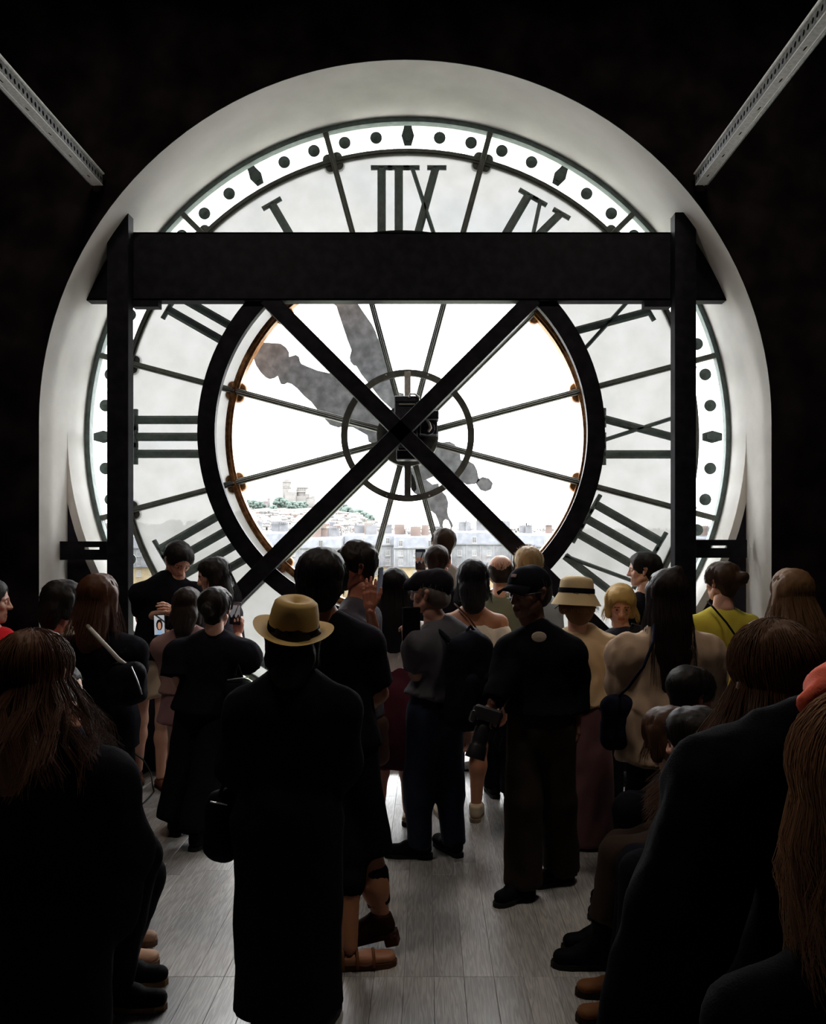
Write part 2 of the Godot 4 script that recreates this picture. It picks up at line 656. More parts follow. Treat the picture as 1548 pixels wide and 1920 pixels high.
func stroke(mb: MB, a: Vector2, b: Vector2, w: float, rot: float) -> void:      # one bar of a numeral: flat back, ridged front
	var t := (b - a).normalized()
	var s := Vector2(-t.y, t.x) * w * 0.5
	var f := func(p: Vector2, d: float) -> Vector3:
		var g := p.rotated(rot)
		return D(g.x, g.y, d)
	var d0 := 6.905
	var d1 := 6.885
	var d2 := 6.872
	var q := s * 0.45
	mb.quad(f.call(a - q, d2), f.call(a + q, d2), f.call(b + q, d2), f.call(b - q, d2))
	for g in [1.0, -1.0]:
		var c: Vector3 = f.call((a + b) * 0.5, 6.9)
		mb.quad_out(f.call(a + s * g, d1), f.call(b + s * g, d1), f.call(b + q * g, d2), f.call(a + q * g, d2), c)
		mb.quad_out(f.call(a + s * g, d0), f.call(b + s * g, d0), f.call(b + s * g, d1), f.call(a + s * g, d1), c)
	mb.quad(f.call(b - s, d0), f.call(b + s, d0), f.call(a + s, d0), f.call(a - s, d0))
	for e in [a, b]:
		mb.quad_out(f.call(e - s, d0), f.call(e + s, d0), f.call(e + s, d1), f.call(e - s, d1), f.call((a + b) * 0.5, 6.89))

func numeral(text: String, rot: float) -> MB:
	var mb := MB.new()
	var wid := {"I": 32.0, "V": 66.0, "X": 66.0}
	var total := 0.0
	for c in text:
		total += wid[c]
	var u := total * 0.5       # seen from behind: the writing runs right to left
	var top := 508.0
	var bot := 366.0
	for c in text:
		var w: float = wid[c]
		var m := u - w * 0.5
		if c == "I":
			stroke(mb, Vector2(m, bot), Vector2(m, top), 15.5, rot)
			for e in [top, bot]:
				serif(mb, m - 20, m + 20, e, rot)
		elif c == "X":
			stroke(mb, Vector2(m - 18, bot), Vector2(m + 20, top), 14.5, rot)
			stroke(mb, Vector2(m + 22, bot), Vector2(m - 24, top), 7.5, rot)
			serif(mb, m + 4, m + 40, top, rot)
			serif(mb, m - 40, m - 10, top, rot)
			serif(mb, m - 38, m - 2, bot, rot)
			serif(mb, m + 8, m + 38, bot, rot)
		else:
			stroke(mb, Vector2(m, bot), Vector2(m + 20, top), 14.5, rot)
			stroke(mb, Vector2(m, bot), Vector2(m - 24, top), 7.5, rot)
			serif(mb, m + 3, m + 38, top, rot)
			serif(mb, m - 38, m - 10, top, rot)
		u -= w
	return mb

func serif(mb: MB, u0: float, u1: float, r: float, rot: float) -> void:
	stroke(mb, Vector2(u0, r), Vector2(u1, r), 8.0, rot)

func clock() -> void:
	var ck := thing("clock", "huge round glass clock seen from behind with mirrored roman numerals", "clock")
	var mb := MB.new()
	ring(mb, 592, 604, 6.865, 6.935)
	part("outer_ring", mb, M.numeral, ck)
	mb = MB.new()
	ring(mb, 533, 544, 6.89, 6.93)
	ring(mb, 536.5, 540.5, 6.878, 6.892)
	part("minute_ring", mb, M.iron, ck)
	mb = MB.new()
	ring(mb, 327, 340, 6.87, 6.96)
	ring(mb, 331.5, 334.5, 6.858, 6.872)
	part("inner_ring", mb, M.bronze, ck)
	# spokes, knobs
	for k in 12:
		var a := deg_to_rad(15.0 + 30.0 * k)
		var c := Vector2(cos(a), sin(a))
		mb = MB.new()
		mb.bar(D(c.x * 50, c.y * 50, 6.89), D(c.x * 330, c.y * 330, 6.89), 0.05, 0.06, Vector3(0, 0, 1), 0.006)
		mb.bar(D(c.x * 50, c.y * 50, 6.85), D(c.x * 330, c.y * 330, 6.85), 0.018, 0.03, Vector3(0, 0, 1), 0.004)
		mb.bar(D(c.x * 334, c.y * 334, 6.895), D(c.x * 594, c.y * 594, 6.895), 0.046, 0.05, Vector3(0, 0, 1), 0.006)
		mb.bar(D(c.x * 334, c.y * 334, 6.862), D(c.x * 540, c.y * 540, 6.862), 0.018, 0.03, Vector3(0, 0, 1), 0.004)
		part("spoke", mb, M.iron, ck)
		for r in [334.0, 539.0]:
			mb = MB.new()
			for s in [-1.0, 1.0]:
				for t in [-1.0, 1.0]:
					var q: Vector2 = c * (r + 8.5 * s) + Vector2(-c.y, c.x) * 8.5 * t
					mb.lathe([Vector2(0.0, -0.02), Vector2(0.042, -0.02), Vector2(0.048, 0.0), Vector2(0.036, 0.02), Vector2(0.0, 0.026)], Transform3D(Basis(Vector3(1, 0, 0), Vector3(0, 0, 1), Vector3(0, -1, 0)), D(q.x, q.y, 6.93)), 16)
			part("rosette", mb, M.bronze if r < 400 else M.iron, ck)
	# numerals
	var names := ["XII", "I", "II", "III", "IIII", "V", "VI", "VII", "VIII", "IX", "X", "XI"]
	for k in 12:
		part("numeral", numeral(names[k], deg_to_rad(30.0 * k)), M.numeral, ck)
	# minute marks
	for k in 60:
		var a := deg_to_rad(90.0 + 6.0 * k)
		var c := Vector2(cos(a), sin(a)) * 568.0
		mb = MB.new()
		if k % 5 == 0:
			var hx := [Vector2(-18.4, -6.7), Vector2(-18.4, 6.7), Vector2(0, 12), Vector2(18.4, 6.7), Vector2(18.4, -6.7), Vector2(0, -12)]
			dial_poly(mb, hx, 6.885, 6.90, a, Vector2(568, 0))
			var inner := []
			for q in hx: inner.append(q * 0.6)
			dial_poly(mb, inner, 6.875, 6.886, a, Vector2(568, 0))
			part("hour_mark", mb, M.numeral, ck)
		else:
			mb.lathe([Vector2(0, -0.01), Vector2(0.0505, -0.01), Vector2(0.0505, 0.0), Vector2(0.045, 0.006), Vector2(0.02, 0.009), Vector2(0.012, 0.016), Vector2(0, 0.018)], Transform3D(Basis(Vector3(1, 0, 0), Vector3(0, 0, 1), Vector3(0, -1, 0)), D(c.x, c.y, 6.895)), 20)
			part("minute_mark", mb, M.numeral, ck)
	# panes
	for k in 12:
		var a0 := deg_to_rad(15.0 + 30.0 * k)
		mb = MB.new()
		pane(mb, 542, 593, a0, 6.91)
		part("clear_pane", mb, M.dimmed_glass, ck)
		mb = MB.new()
		pane(mb, 336, 538, a0, 6.912)
		part("opal_pane", mb, M.opal, ck)
		mb = MB.new()
		pane(mb, 54, 334, a0, 6.91)
		part("clear_pane", mb, M.glass, ck)
	# hub
	mb = MB.new()
	ring(mb, 111, 123, 6.80, 6.835)
	var hr := part("hub_ring", mb, M.iron, ck)
	mb = MB.new()
	for q in [Vector2(-39.5, 112), Vector2(37.5, 112), Vector2(-38.5, -112), Vector2(40, -112)]:
		mb.lathe([Vector2(0, 0), Vector2(0.008, 0), Vector2(0.008, 0.006), Vector2(0, 0.007)], Transform3D(Basis(Vector3(1, 0, 0), Vector3(0, 0, 1), Vector3(0, -1, 0)), D(q.x, q.y, 6.80)), 10)
	part("bolt", mb, M.screw, hr)
	mb = MB.new()
	ring(mb, 30, 57, 6.80, 6.98, 0, TAU, 64)
	ring(mb, 0.5, 32, 6.86, 7.2, 0, TAU, 40)
	part("hub", mb, M.iron, ck)
	mb = MB.new()
	mb.box(D(0, 92, 6.80), Vector3(0.054, 0.24, 0.012), 0.003)
	part("strap", mb, M.pale_steel, ck)
	mb = MB.new()
	mb.box(D(0, -84, 6.80), Vector3(0.054, 0.28, 0.012), 0.003)
	part("strap", mb, M.iron, ck)
	var mv := Node3D.new()
	mv.name = "movement"
	ck.add_child(mv)
	mb = MB.new()
	mb.box(D(-2, 18, 6.70), Vector3(0.185, 0.37, 0.20), 0.008)
	mb.box(D(0, 60, 6.66), Vector3(0.20, 0.05, 0.14), 0.006)
	mb.box(D(2, -40, 6.67), Vector3(0.19, 0.085, 0.16), 0.006)
	part("case", mb, M.machine, mv)
	mb = MB.new()
	mb.box(D(38, 14, 6.72), Vector3(0.15, 0.15, 0.16), 0.006)
	mb.box(D(38, 33, 6.72), Vector3(0.17, 0.07, 0.17), 0.006)
	mb.lathe([Vector2(0, 0), Vector2(0.05, 0), Vector2(0.055, 0.01), Vector2(0.05, 0.02), Vector2(0, 0.02)], Transform3D(Basis(Vector3(1, 0, 0), Vector3(0, 0, 1), Vector3(0, -1, 0)), D(38, 8, 6.645)), 20)
	part("motor", mb, M.machine, mv)
	mb = MB.new()
	mb.box(D(0, 50, 6.585), Vector3(0.13, 0.006, 0.006), 0.001)
	mb.box(D(-16, -22, 6.585), Vector3(0.007, 0.09, 0.006), 0.001)
	mb.box(D(2, -33, 6.585), Vector3(0.16, 0.006, 0.006), 0.001)
	mb.box(D(38, 24, 6.63), Vector3(0.15, 0.010, 0.006), 0.001)
	mb.box(D(24, 10, 6.63), Vector3(0.008, 0.10, 0.006), 0.001)
	part("edge_strip", mb, M.pale_steel, mv)
	mb = MB.new()
	mb.tube(PackedVector3Array([D(36, 22, 6.625), D(40, 16, 6.61), D(42, 8, 6.61), D(38, 2, 6.625)]), PackedFloat32Array([0.012]), 8)
	mb.tube(PackedVector3Array([D(4, 62, 6.58), D(6, 68, 6.575), D(14, 68, 6.575), D(22, 62, 6.58)]), PackedFloat32Array([0.008]), 8)
	part("wire", mb, M.pale_steel, mv)
	# hands, out in front of the glass on the far side
	part("hour_hand", hand_mesh(HOUR, [HOUR_TAIL, HOUR_BALL], 7.14), M.hand, ck)
	part("minute_hand", hand_mesh(MINUTE, [MIN_TAIL_A, MIN_TAIL_B], 7.19), M.hand, ck)

func pane(mb: MB, r0: float, r1: float, a0: float, d: float) -> void:
	var o0 := PackedVector3Array()
	var o1 := PackedVector3Array()
	for k in 13:
		var a := a0 + deg_to_rad(30.0) * k / 12.0
		o0.append(D(cos(a) * r0, sin(a) * r0, d))
		o1.append(D(cos(a) * r1, sin(a) * r1, d))
	mb.grid([o1, o0])

# outlines of the hands, traced in twelfths of the close view: x, y pairs
const HOUR := [60, 480, 90, 570, 130, 630, 170, 670, 205, 685, 245, 675, 275, 655, 283, 680, 300, 725, 330, 730, 355, 715, 390, 725, 440, 765, 500, 830, 560, 880, 610, 945, 680, 1030, 720, 1075, 790, 1098, 825, 1090, 915, 1095, 960, 1120, 1040, 1165, 1050, 1220, 1090, 1237, 1250, 1240, 1380, 1120, 1300, 1000, 1150, 900, 1000, 780, 860, 690, 735, 640, 620, 615, 530, 580, 475, 555, 463, 530, 455, 495, 430, 480, 395, 490, 370, 498, 370, 455, 345, 415, 300, 383, 130, 372, 85, 420]
const MINUTE := [640, -60, 720, 0, 740, 35, 775, 60, 790, 110, 830, 230, 870, 350, 905, 440, 890, 500, 895, 535, 920, 565, 945, 572, 985, 640, 1050, 720, 1150, 850, 1260, 950, 1330, 1090, 1440, 1090, 1400, 960, 1355, 860, 1350, 810, 1310, 800, 1270, 760, 1235, 680, 1210, 600, 1180, 500, 1160, 420, 1130, 340, 1110, 280, 1080, 220, 1010, 120, 950, 30, 900, -30, 860, -100]
const HOUR_TAIL := [780, 980, 760, 860, 850, 700, 940, 800, 1000, 747, 1060, 738, 1110, 765, 1130, 800, 1160, 830, 1165, 912, 1240, 922, 1290, 950, 1320, 1010, 1330, 1070, 1345, 1100, 1300, 1135, 1220, 1140, 1160, 1095, 1090, 1060, 1010, 1030, 920, 1060, 820, 1105]
const HOUR_BALL := [1310, 1130, 1325, 1095, 1370, 1070, 1430, 1085, 1467, 1130, 1450, 1185, 1400, 1205, 1350, 1190]
const MIN_TAIL_A := [640, 900, 760, 900, 850, 1100, 900, 1140, 960, 1130, 960, 1170, 1030, 1250, 1050, 1310, 1040, 1390, 1050, 1440, 1085, 1500, 1095, 1530, 1075, 1555, 1067, 1520, 1050, 1480, 1025, 1466, 1005, 1480, 998, 1520, 1003, 1560, 970, 1530, 955, 1480, 930, 1420, 885, 1385, 862, 1290, 830, 1240, 775, 1240, 735, 1225, 705, 1190]
const MIN_TAIL_B := [700, 1020, 735, 1090, 755, 1180, 730, 1215, 705, 1185]

func hand_mesh(main: Array, tails: Array, d: float) -> MB:
	var mb := MB.new()
	var k := d / ZD          # the outline was measured at the dial: the hand stands a little further off
	var axis := Vector2(VX - 764.5, 820.0 - VY)
	var run := [[main, 4.553, Vector2(460, 560)]]
	for t in tails:
		run.append([t, 4.994, Vector2(630, 680)])
	for r in run:
		var a: Array = r[0]
		var q := PackedVector2Array()
		for i in range(0, a.size(), 2):
			var px: Vector2 = Vector2(a[i], a[i + 1]) / r[1] + r[2]
			q.append(Vector2((px.x - VX) / FOC * d, EYE - (px.y - VY) / FOC * d))
		var big := Geometry2D.offset_polygon(q, 0.001)
		mb.prism(big[0] if big.size() else q, Transform3D(), -d - 0.02, -d)
	return mb

# ---------------------------------------------------------------- steelwork in front of the clock
func steel_frame() -> void:
	var fr := thing("steel_frame", "black steel frame of posts, lintel, ring and crossed braces before the clock", "frame")
	var mb := MB.new()
	var d0 := 6.42
	var d1 := 6.53
	var y1 := EYE + (1020.0 - 435.0) / FOC * d0
	var y0 := EYE + (1020.0 - 563.0) / FOC * d0
	# channel lintel: web with flanges
	mb.box(Vector3(DX, (y0 + y1) * 0.5, -(d0 + 0.012)), Vector3(5.36, y1 - y0, 0.024), 0.004)
	mb.box(Vector3(DX, y0 + 0.009, -(d0 + d1) * 0.5), Vector3(5.30, 0.018, d1 - d0), 0.004)
	mb.box(Vector3(DX, y1 - 0.009, -(d0 + d1) * 0.5), Vector3(5.10, 0.018, d1 - d0), 0.004)
	part("lintel", mb, M.steel, fr)
	for x in [[-2.439, -2.276], [1.89, 2.053]]:
		mb = MB.new()
		mb.box(Vector3((x[0] + x[1]) * 0.5, 2.165, -6.36), Vector3(x[1] - x[0], 4.33, 0.118), 0.005)
		part("post", mb, M.steel, fr)
	for x in [[250, 300], [1205, 1256]]:
		mb = MB.new()
		var a := P(x[0], 578, 6.46)
		var b := P(x[1], 566, 6.46)
		mb.box((a + b) * 0.5, Vector3(b.x - a.x, b.y - a.y, 0.09), 0.003)
		part("cleat", mb, M.steel, fr)
	# ring and braces stand just behind the lintel's face
	mb = MB.new()
	var c := P(752.0, 811.0, 6.5)
	var k := 6.5 / FOC
	var o := [[], [], [], []]
	for q in [[348.0, 380.5, 6.47, 6.50], [350.0, 354.0, 6.49, 6.56], [374.0, 378.0, 6.49, 6.56]]:
		var e := [PackedVector3Array(), PackedVector3Array(), PackedVector3Array(), PackedVector3Array()]
		for i in 129:
			var a := TAU * i / 128
			var s := Vector3(cos(a), sin(a) * KY, 0) * k
			e[0].append(Vector3(c.x, c.y, -q[2]) + s * q[0])
			e[1].append(Vector3(c.x, c.y, -q[2]) + s * q[1])
			e[2].append(Vector3(c.x, c.y, -q[3]) + s * q[1])
			e[3].append(Vector3(c.x, c.y, -q[3]) + s * q[0])
		for i in 4:
			mb.grid([e[(i + 1) % 4], e[i]])
	part("ring", mb, M.steel, fr)
	for s in [[Vector2(500, 558), Vector2(1214, 1272)], [Vector2(1001, 558), Vector2(287, 1272)]]:
		mb = MB.new()
		var a := P(s[0].x, s[0].y, 6.44)
		var b := P(s[1].x, s[1].y, 6.44)
		b.y = maxf(b.y, 0.02)
		mb.bar(a, b, 0.128, 0.03, Vector3(0, 0, 1), 0.004)
		for e in [-1.0, 1.0]:
			var w: Vector3 = (b - a).normalized().cross(Vector3(0, 0, 1)) * 0.058 * e
			mb.bar(a + w - Vector3(0, 0, 0.05), b + w - Vector3(0, 0, 0.05), 0.012, 0.09, Vector3(0, 0, 1), 0.003)
		part("brace", mb, M.steel, fr)
	# slotted side brackets between the posts and the wall
	for s in [[[112, 1015], [202, 1050], [158, 186]], [[1302, 1012], [1400, 1046], [1332, 1363]]]:
		mb = MB.new()
		var d := 6.40
		var a := P(s[0][0], s[0][1], d)
		var b := P(s[1][0], s[1][1], d)
		var x0 := P(s[2][0], 0, d).x
		var x1 := P(s[2][1], 0, d).x
		var t := P(0, s[0][1] + 11.0, d).y
		var u := P(0, s[0][1] + 15.5, d).y
		var q := func(xa: float, xb: float, ya: float, yb: float) -> void:
			mb.box(Vector3((xa + xb) * 0.5, (ya + yb) * 0.5, -d - 0.01), Vector3(absf(xb - xa), absf(yb - ya), 0.02), 0.001)
		q.call(a.x, b.x, a.y, t)
		q.call(a.x, b.x, u, b.y)
		q.call(a.x, x0, t, u)
		q.call(x1, b.x, t, u)
		part("bracket", mb, M.steel, fr)

# ---------------------------------------------------------------- perforated rails under the ceiling
func perforated(mb: MB, o: Vector3, along: Vector3, across: Vector3, len_: float, wid: float, step: float, hole: Vector2, th: float) -> void:
	var nrm := along.cross(across).normalized() * th
	var count := int(len_ / step)
	for k in count:
		var c := o + along * (k + 0.5) * step + across * wid * 0.5
		var inner := []
		var outer := []
		for i in 12:
			var a := TAU * i / 12
			var ca := cos(a)
			var sa := sin(a)
			inner.append(along * ca * hole.x + across * sa * hole.y)
			var s := minf(step * 0.5 / maxf(absf(ca), 1e-6), wid * 0.5 / maxf(absf(sa), 1e-6))
			outer.append(along * ca * s + across * sa * s)
		for i in 12:
			var j := (i + 1) % 12
			var corner := []
			if absf(absf(outer[i].dot(along)) - absf(outer[j].dot(along))) > 1e-5 and absf(absf(outer[i].dot(across)) - absf(outer[j].dot(across))) > 1e-5:
				corner = [along * signf(outer[i].dot(along) + outer[j].dot(along)) * step * 0.5 + across * signf(outer[i].dot(across) + outer[j].dot(across)) * wid * 0.5]
			for f in [0.0, 1.0]:
				var e: Vector3 = nrm * f
				mb.quad_out(c + inner[i] + e, c + outer[i] + e, c + outer[j] + e, c + inner[j] + e, c + nrm * 0.5 - nrm * (f - 0.5) * 40.0)
				if corner.size():
					mb.tri(c + outer[i] + e, c + corner[0] + e, c + outer[j] + e)
			mb.quad(c + inner[i], c + inner[j], c + inner[j] + nrm, c + inner[i] + nrm)

func rails() -> void:
	for s in [[-2.354, 1.0, "left"], [1.95, -1.0, "right"]]:
		var rl := thing("ceiling_rail", "galvanised perforated steel rail running overhead at the upper %s corner of the picture" % s[2], "rail", Vector3.ZERO, "perforated ceiling rails")
		var x: float = s[0]
		var y := 4.405
		var z0 := -6.0
		var ln := 5.9
		var out: float = -s[1]
		var mb := MB.new()
		perforated(mb, Vector3(x, y, z0), Vector3(0, 0, 1), Vector3(0, 1, 0), ln, 0.078, 0.05, Vector2(0.014, 0.017), 0.003)
		part("web", mb, M.galv_shaded, rl)
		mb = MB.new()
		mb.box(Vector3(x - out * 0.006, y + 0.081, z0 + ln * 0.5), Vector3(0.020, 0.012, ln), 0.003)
		part("top_lip", mb, M.galv_lit, rl)
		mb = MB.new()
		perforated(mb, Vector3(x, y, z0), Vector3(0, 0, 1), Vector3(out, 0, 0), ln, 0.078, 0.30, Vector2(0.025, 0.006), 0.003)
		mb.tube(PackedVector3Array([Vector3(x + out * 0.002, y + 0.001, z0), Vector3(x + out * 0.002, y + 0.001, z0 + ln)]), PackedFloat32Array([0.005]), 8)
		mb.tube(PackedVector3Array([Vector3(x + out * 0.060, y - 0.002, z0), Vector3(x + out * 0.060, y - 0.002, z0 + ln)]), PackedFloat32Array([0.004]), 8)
		part("flange", mb, M.galv_lit, rl)
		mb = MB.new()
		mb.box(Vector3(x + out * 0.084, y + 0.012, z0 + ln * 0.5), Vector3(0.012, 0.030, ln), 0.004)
		part("side_lip", mb, M.galv_shaded, rl)

# ---------------------------------------------------------------- the town outside
func rooftop(mb: MB, c: Vector3, w: float, dp: float, h: float, roof: float) -> void:     # small house: walls and a ridged roof, standing with its top at c.y + h + roof
	mb.box(c + Vector3(0, h * 0.5 - 20.0, 0), Vector3(w, h + 40.0, dp), 0.0)
	var a := c + Vector3(-w * 0.5, h, dp * 0.5)
	var b := c + Vector3(w * 0.5, h, dp * 0.5)
	var e := c + Vector3(w * 0.5, h, -dp * 0.5)
	var g := c + Vector3(-w * 0.5, h, -dp * 0.5)
	var r0 := c + Vector3(-w * 0.42, h + roof, 0)
	var r1 := c + Vector3(w * 0.42, h + roof, 0)
	mb.quad(a, b, r1, r0)
	mb.quad(e, g, r0, r1)
	mb.tri(b, e, r1)
	mb.tri(g, a, r0)

const CREST := [[300, 1004], [430, 962], [470, 952], [520, 950], [570, 950], [610, 953], [640, 962], [668, 966], [690, 980], [730, 993], [800, 1001], [1100, 1003], [1500, 1004]]

func hill_at(px: float, t: float) -> Vector3:       # a point of the slope: t = 0 at its foot, 1 on the crest
	var py := 1004.0
	for k in CREST.size() - 1:
		if px >= CREST[k][0] and px <= CREST[k + 1][0]:
			py = lerpf(CREST[k][1], CREST[k + 1][1], smoothstep(0.0, 1.0, (px - CREST[k][0]) / float(CREST[k + 1][0] - CREST[k][0])))
	var q := P(px, py, 2500.0)
	return Vector3(q.x * lerpf(0.64, 1.0, t), lerpf(-20.0, q.y, t * (1.6 - 0.6 * t)), -lerpf(1600.0, 2500.0, t))

func city() -> void:
	var stone := grained(Color("4a4b4e"), 0.95, 61, 0.08, 0.12)
	var cream := grained(Color("5e523c"), 0.95, 62, 0.08, 0.10)
	var zinc := grained(Color("393c42"), 0.8, 63, 0.1, 0.15)
	var paint := mk(Color("6a6968"), 0.8)
	var pane_m := mk(Color("15181c"), 0.4)
	var shutter := mk(Color("565553"), 0.9)
	var white := grained(Color("454442"), 0.95, 64, 0.02, 0.1)
	var tile := grained(Color("493d38"), 0.95, 65, 0.02, 0.2)
	var gm := MB.new()
	gm.quad(Vector3(-1500, -20, -8), Vector3(1500, -20, -8), Vector3(1500, -20, -2600), Vector3(-1500, -20, -2600))
	struct("ground_outside", gm, mk(Color("989690"), 0.95), null, "street level far below the window")
	gm = MB.new()
	gm.quad(Vector3(-220, -19.9, -60), Vector3(220, -19.9, -60), Vector3(220, -19.9, -165), Vector3(-220, -19.9, -165))
	struct("lawn_outside", gm, grained(Color("5a6b4c"), 0.95, 69, 0.05, 0.2), null, "green gardens across the river")
	# the row of apartment houses across the way
	var d := 180.0
	var u := d / FOC
	var win := MB.new()       # a french window: frame and mullions
	for q in [[-0.42, 0, 0.08, 1.3], [0.42, 0, 0.08, 1.3], [0, 0, 0.07, 1.3], [0, 0.62, 0.92, 0.08], [0, -0.62, 0.92, 0.08], [0, 0.18, 0.92, 0.05]]:
		win.box(Vector3(q[0], q[1], 0), Vector3(q[2], q[3], 0.06), 0.0)
	win.box(Vector3(0, -0.72, 0.1), Vector3(1.15, 0.10, 0.25), 0.0)
	var glass := MB.new()
	glass.box(Vector3(0, 0, -0.04), Vector3(0.86, 1.26, 0.02), 0.0)
	var wm := win.mesh()
	var gmsh := glass.mesh()
	var edges := [[168, 300], [440, 536], [536, 640], [640, 737], [737, 848], [848, 962], [962, 1086], [1286, 1402]]
	var words := ["left of the ring, behind the left post", "at the left, under the hill", "with a brick chimney stack, behind the tall dark head", "with shuttered dormers, left of the lower spoke", "between the two lower spokes of the clock", "behind the tallest man's head", "with cream chimney at the right end of the row", "at the far right, seen past the right post"]
	for i in edges.size():
		var x0 := P(edges[i][0], 0, d).x
		var x1 := P(edges[i][1], 0, d).x
		var dd: float = d + [0.0, 3.0, 0.0, 5.0, 1.0, 4.0, 0.0, 0.0][i]
		var bl := thing("apartment_building", "grey apartment block " + words[i], "building", Vector3((x0 + x1) * 0.5, -20, -dd - 6.0), "apartment blocks across the way")
		var w := x1 - x0
		var top: float = 1.8 - 7.0 * u + [0, 0.5, 0.0, 0.6, 0.0, 0.8, 0.3, 0][i]
		var mid := 1.8 - 43.0 * u
		var m := MB.new()
		m.box(Vector3(0, (top + mid) * 0.5 + 20, 0), Vector3(w - 0.1, top - mid, 12), 0.0)
		for k in 5:
			m.box(Vector3(lerpf(-w * 0.5, w * 0.5, (k + 0.1) / 4.4), (top + mid) * 0.5 + 20, 6.05), Vector3(0.35, top - mid, 0.15), 0.0)
		m.box(Vector3(0, top + 20.0, 6.1), Vector3(w, 0.3, 0.6), 0.0)
		part("upper_wall", m, stone, bl)
		m = MB.new()
		m.box(Vector3(0, (mid + 20.0) * 0.5, 0), Vector3(w - 0.1, mid + 20.0, 12.2), 0.0)
		part("lower_wall", m, cream, bl)
		m = MB.new()
		m.box(Vector3(0, mid + 20.05, 6.5), Vector3(w, 0.16, 1.0), 0.0)
		m.box(Vector3(0, mid + 20.95, 6.95), Vector3(w, 0.06, 0.06), 0.0)
		for k in 22:
			m.box(Vector3(lerpf(-w * 0.5, w * 0.5, (k + 0.5) / 22.0), mid + 20.5, 6.95), Vector3(0.05, 0.9, 0.05), 0.0)
		part("balcony", m, zinc, bl)
		# mansard
		m = MB.new()
		var rh := 1.9 + rng.randf() * 0.7
		var pr := PackedVector2Array([Vector2(6.0, top + 20), Vector2(5.0, top + 20 + rh), Vector2(0, top + 20 + rh + 0.7), Vector2(-6, top + 20)])
		m.prism(pr, Transform3D(Basis(Vector3(0, 0, 1), Vector3(0, 1, 0), Vector3(-1, 0, 0)), Vector3.ZERO), -w * 0.5 + 0.05, w * 0.5 - 0.05)
		var rf := part("roof", m, zinc, bl)
		for k in 4:
			m = MB.new()
			var cx := lerpf(-w * 0.45, w * 0.45, (k + rng.randf()) / 4.0)
			m.box(Vector3(cx, top + 21.0 + rh, 2.0 - 3.0 * rng.randf()), Vector3(1.2 + rng.randf() * 1.6, 2.6 + rng.randf() * 1.4, 0.8), 0.0)
			for j in 4:
				m.box(Vector3(cx - 0.6 + j * 0.4, top + 22.6 + rh, 1.0), Vector3(0.2, 0.6, 0.2), 0.0)
			part("chimney", m, tile if rng.randf() < 0.4 else stone, rf)
		var nw := int(w / 2.65)
		for r in 4:
			var y: float = [1.8 - 1016 * u + 1020 * u, 1.8 + (1020 - 1037) * u, 1.8 + (1020 - 1055) * u, 1.8 + (1020 - 1075) * u][r] + 20.0
			for k in nw:
				var x := lerpf(-w * 0.5, w * 0.5, (k + 0.5) / nw)
				if r == 0 and (k + i) % 2: continue
				var z := 6.02 if r in [1, 2] else (6.14 if r == 3 else 5.95)
				if r == 0:
					y = top + 20.9
				var wi := piece("window", wm, paint if rng.randf() < 0.7 else shutter, bl, Transform3D(Basis(), Vector3(x, y, z)))
				piece("pane", gmsh, shutter if (k * 7 + r * 3 + i) % 5 == 0 else pane_m, wi, Transform3D())
	# roofs behind, too small to tell apart
	var mats := [white, stone, zinc, tile]
	var sets := [MB.new(), MB.new(), MB.new(), MB.new()]
	for n in 2600:
		var dd := 260.0 * pow(6.0, rng.randf())
		var px := rng.randf_range(150, 1420)
		var lift := 0.0
		if dd > 900.0 and px < 720: lift = 26.0 * smoothstep(720.0, 600.0, px) * smoothstep(900.0, 1500.0, dd)
		var py := rng.randf_range(993.0, 1012.0) - lift * rng.randf_range(0.3, 1.0)
		var c := P(px, py, dd)
		var sz := rng.randf_range(2.5, 6.0) * maxf(1.0, dd / 450.0)
		var hh := rng.randf_range(1.5, 3.2) * maxf(1.0, dd / 500.0)
		var k: int = [0, 0, 0, 0, 1, 2, 2, 3][rng.randi() % 8]
		rooftop(sets[k], c - Vector3(0, hh, 0), sz, sz, hh * 0.6, hh * 0.4)
		for j in 2:
			sets[3 if rng.randf() < 0.3 else 0].box(c + Vector3(rng.randf_range(-0.4, 0.4) * sz, 0.3, 0), Vector3(0.12 * sz, hh * 0.5, 0.1 * sz), 0.0)
	var rt := thing("rooftops", "pale jumble of city roofs and chimneys stretching to the hill", "rooftops")
	for k in 4:
		tag(part(["white_houses", "grey_houses", "zinc_roofs", "tiled_roofs"][k], sets[k], mats[k], rt), "", "", "", "stuff")
	rt.set_meta("kind", "stuff")
	# the hill
	var rows := []
	for j in 13:
		var r := PackedVector3Array()
		for i in 60:
			var px := 300.0 + 1200.0 * i / 59.0
			r.append(hill_at(px, minf(j / 11.0, 1.0)) if j < 12 else hill_at(px, 1.0) + Vector3(0, -60, -160))
		rows.append(r)
	var hm := MB.new()
	hm.grid(rows)
	struct("hill", hm, grained(Color("20291f"), 0.95, 66, 0.004, 0.25), null, "distant green hill rising on the left of the skyline")
	var hs := [MB.new(), MB.new()]
	for n in 900:
		var px := rng.randf_range(440.0, 720.0)
		var t := rng.randf_range(0.12, 0.62 if px < 610.0 else 0.78)
		var c := hill_at(px, t)
		rooftop(hs[0 if rng.randf() < 0.8 else 1], c - Vector3(0, 3, 0), rng.randf_range(9, 22), 10, rng.randf_range(9, 15), rng.randf_range(2, 4))
	var hv := thing("hillside_houses", "white houses stacked up the slope of the distant hill", "houses")
	tag(part("pale_walls", hs[0], white, hv), "", "", "", "stuff")
	tag(part("tiled_walls", hs[1], tile, hv), "", "", "", "stuff")
	hv.set_meta("kind", "stuff")
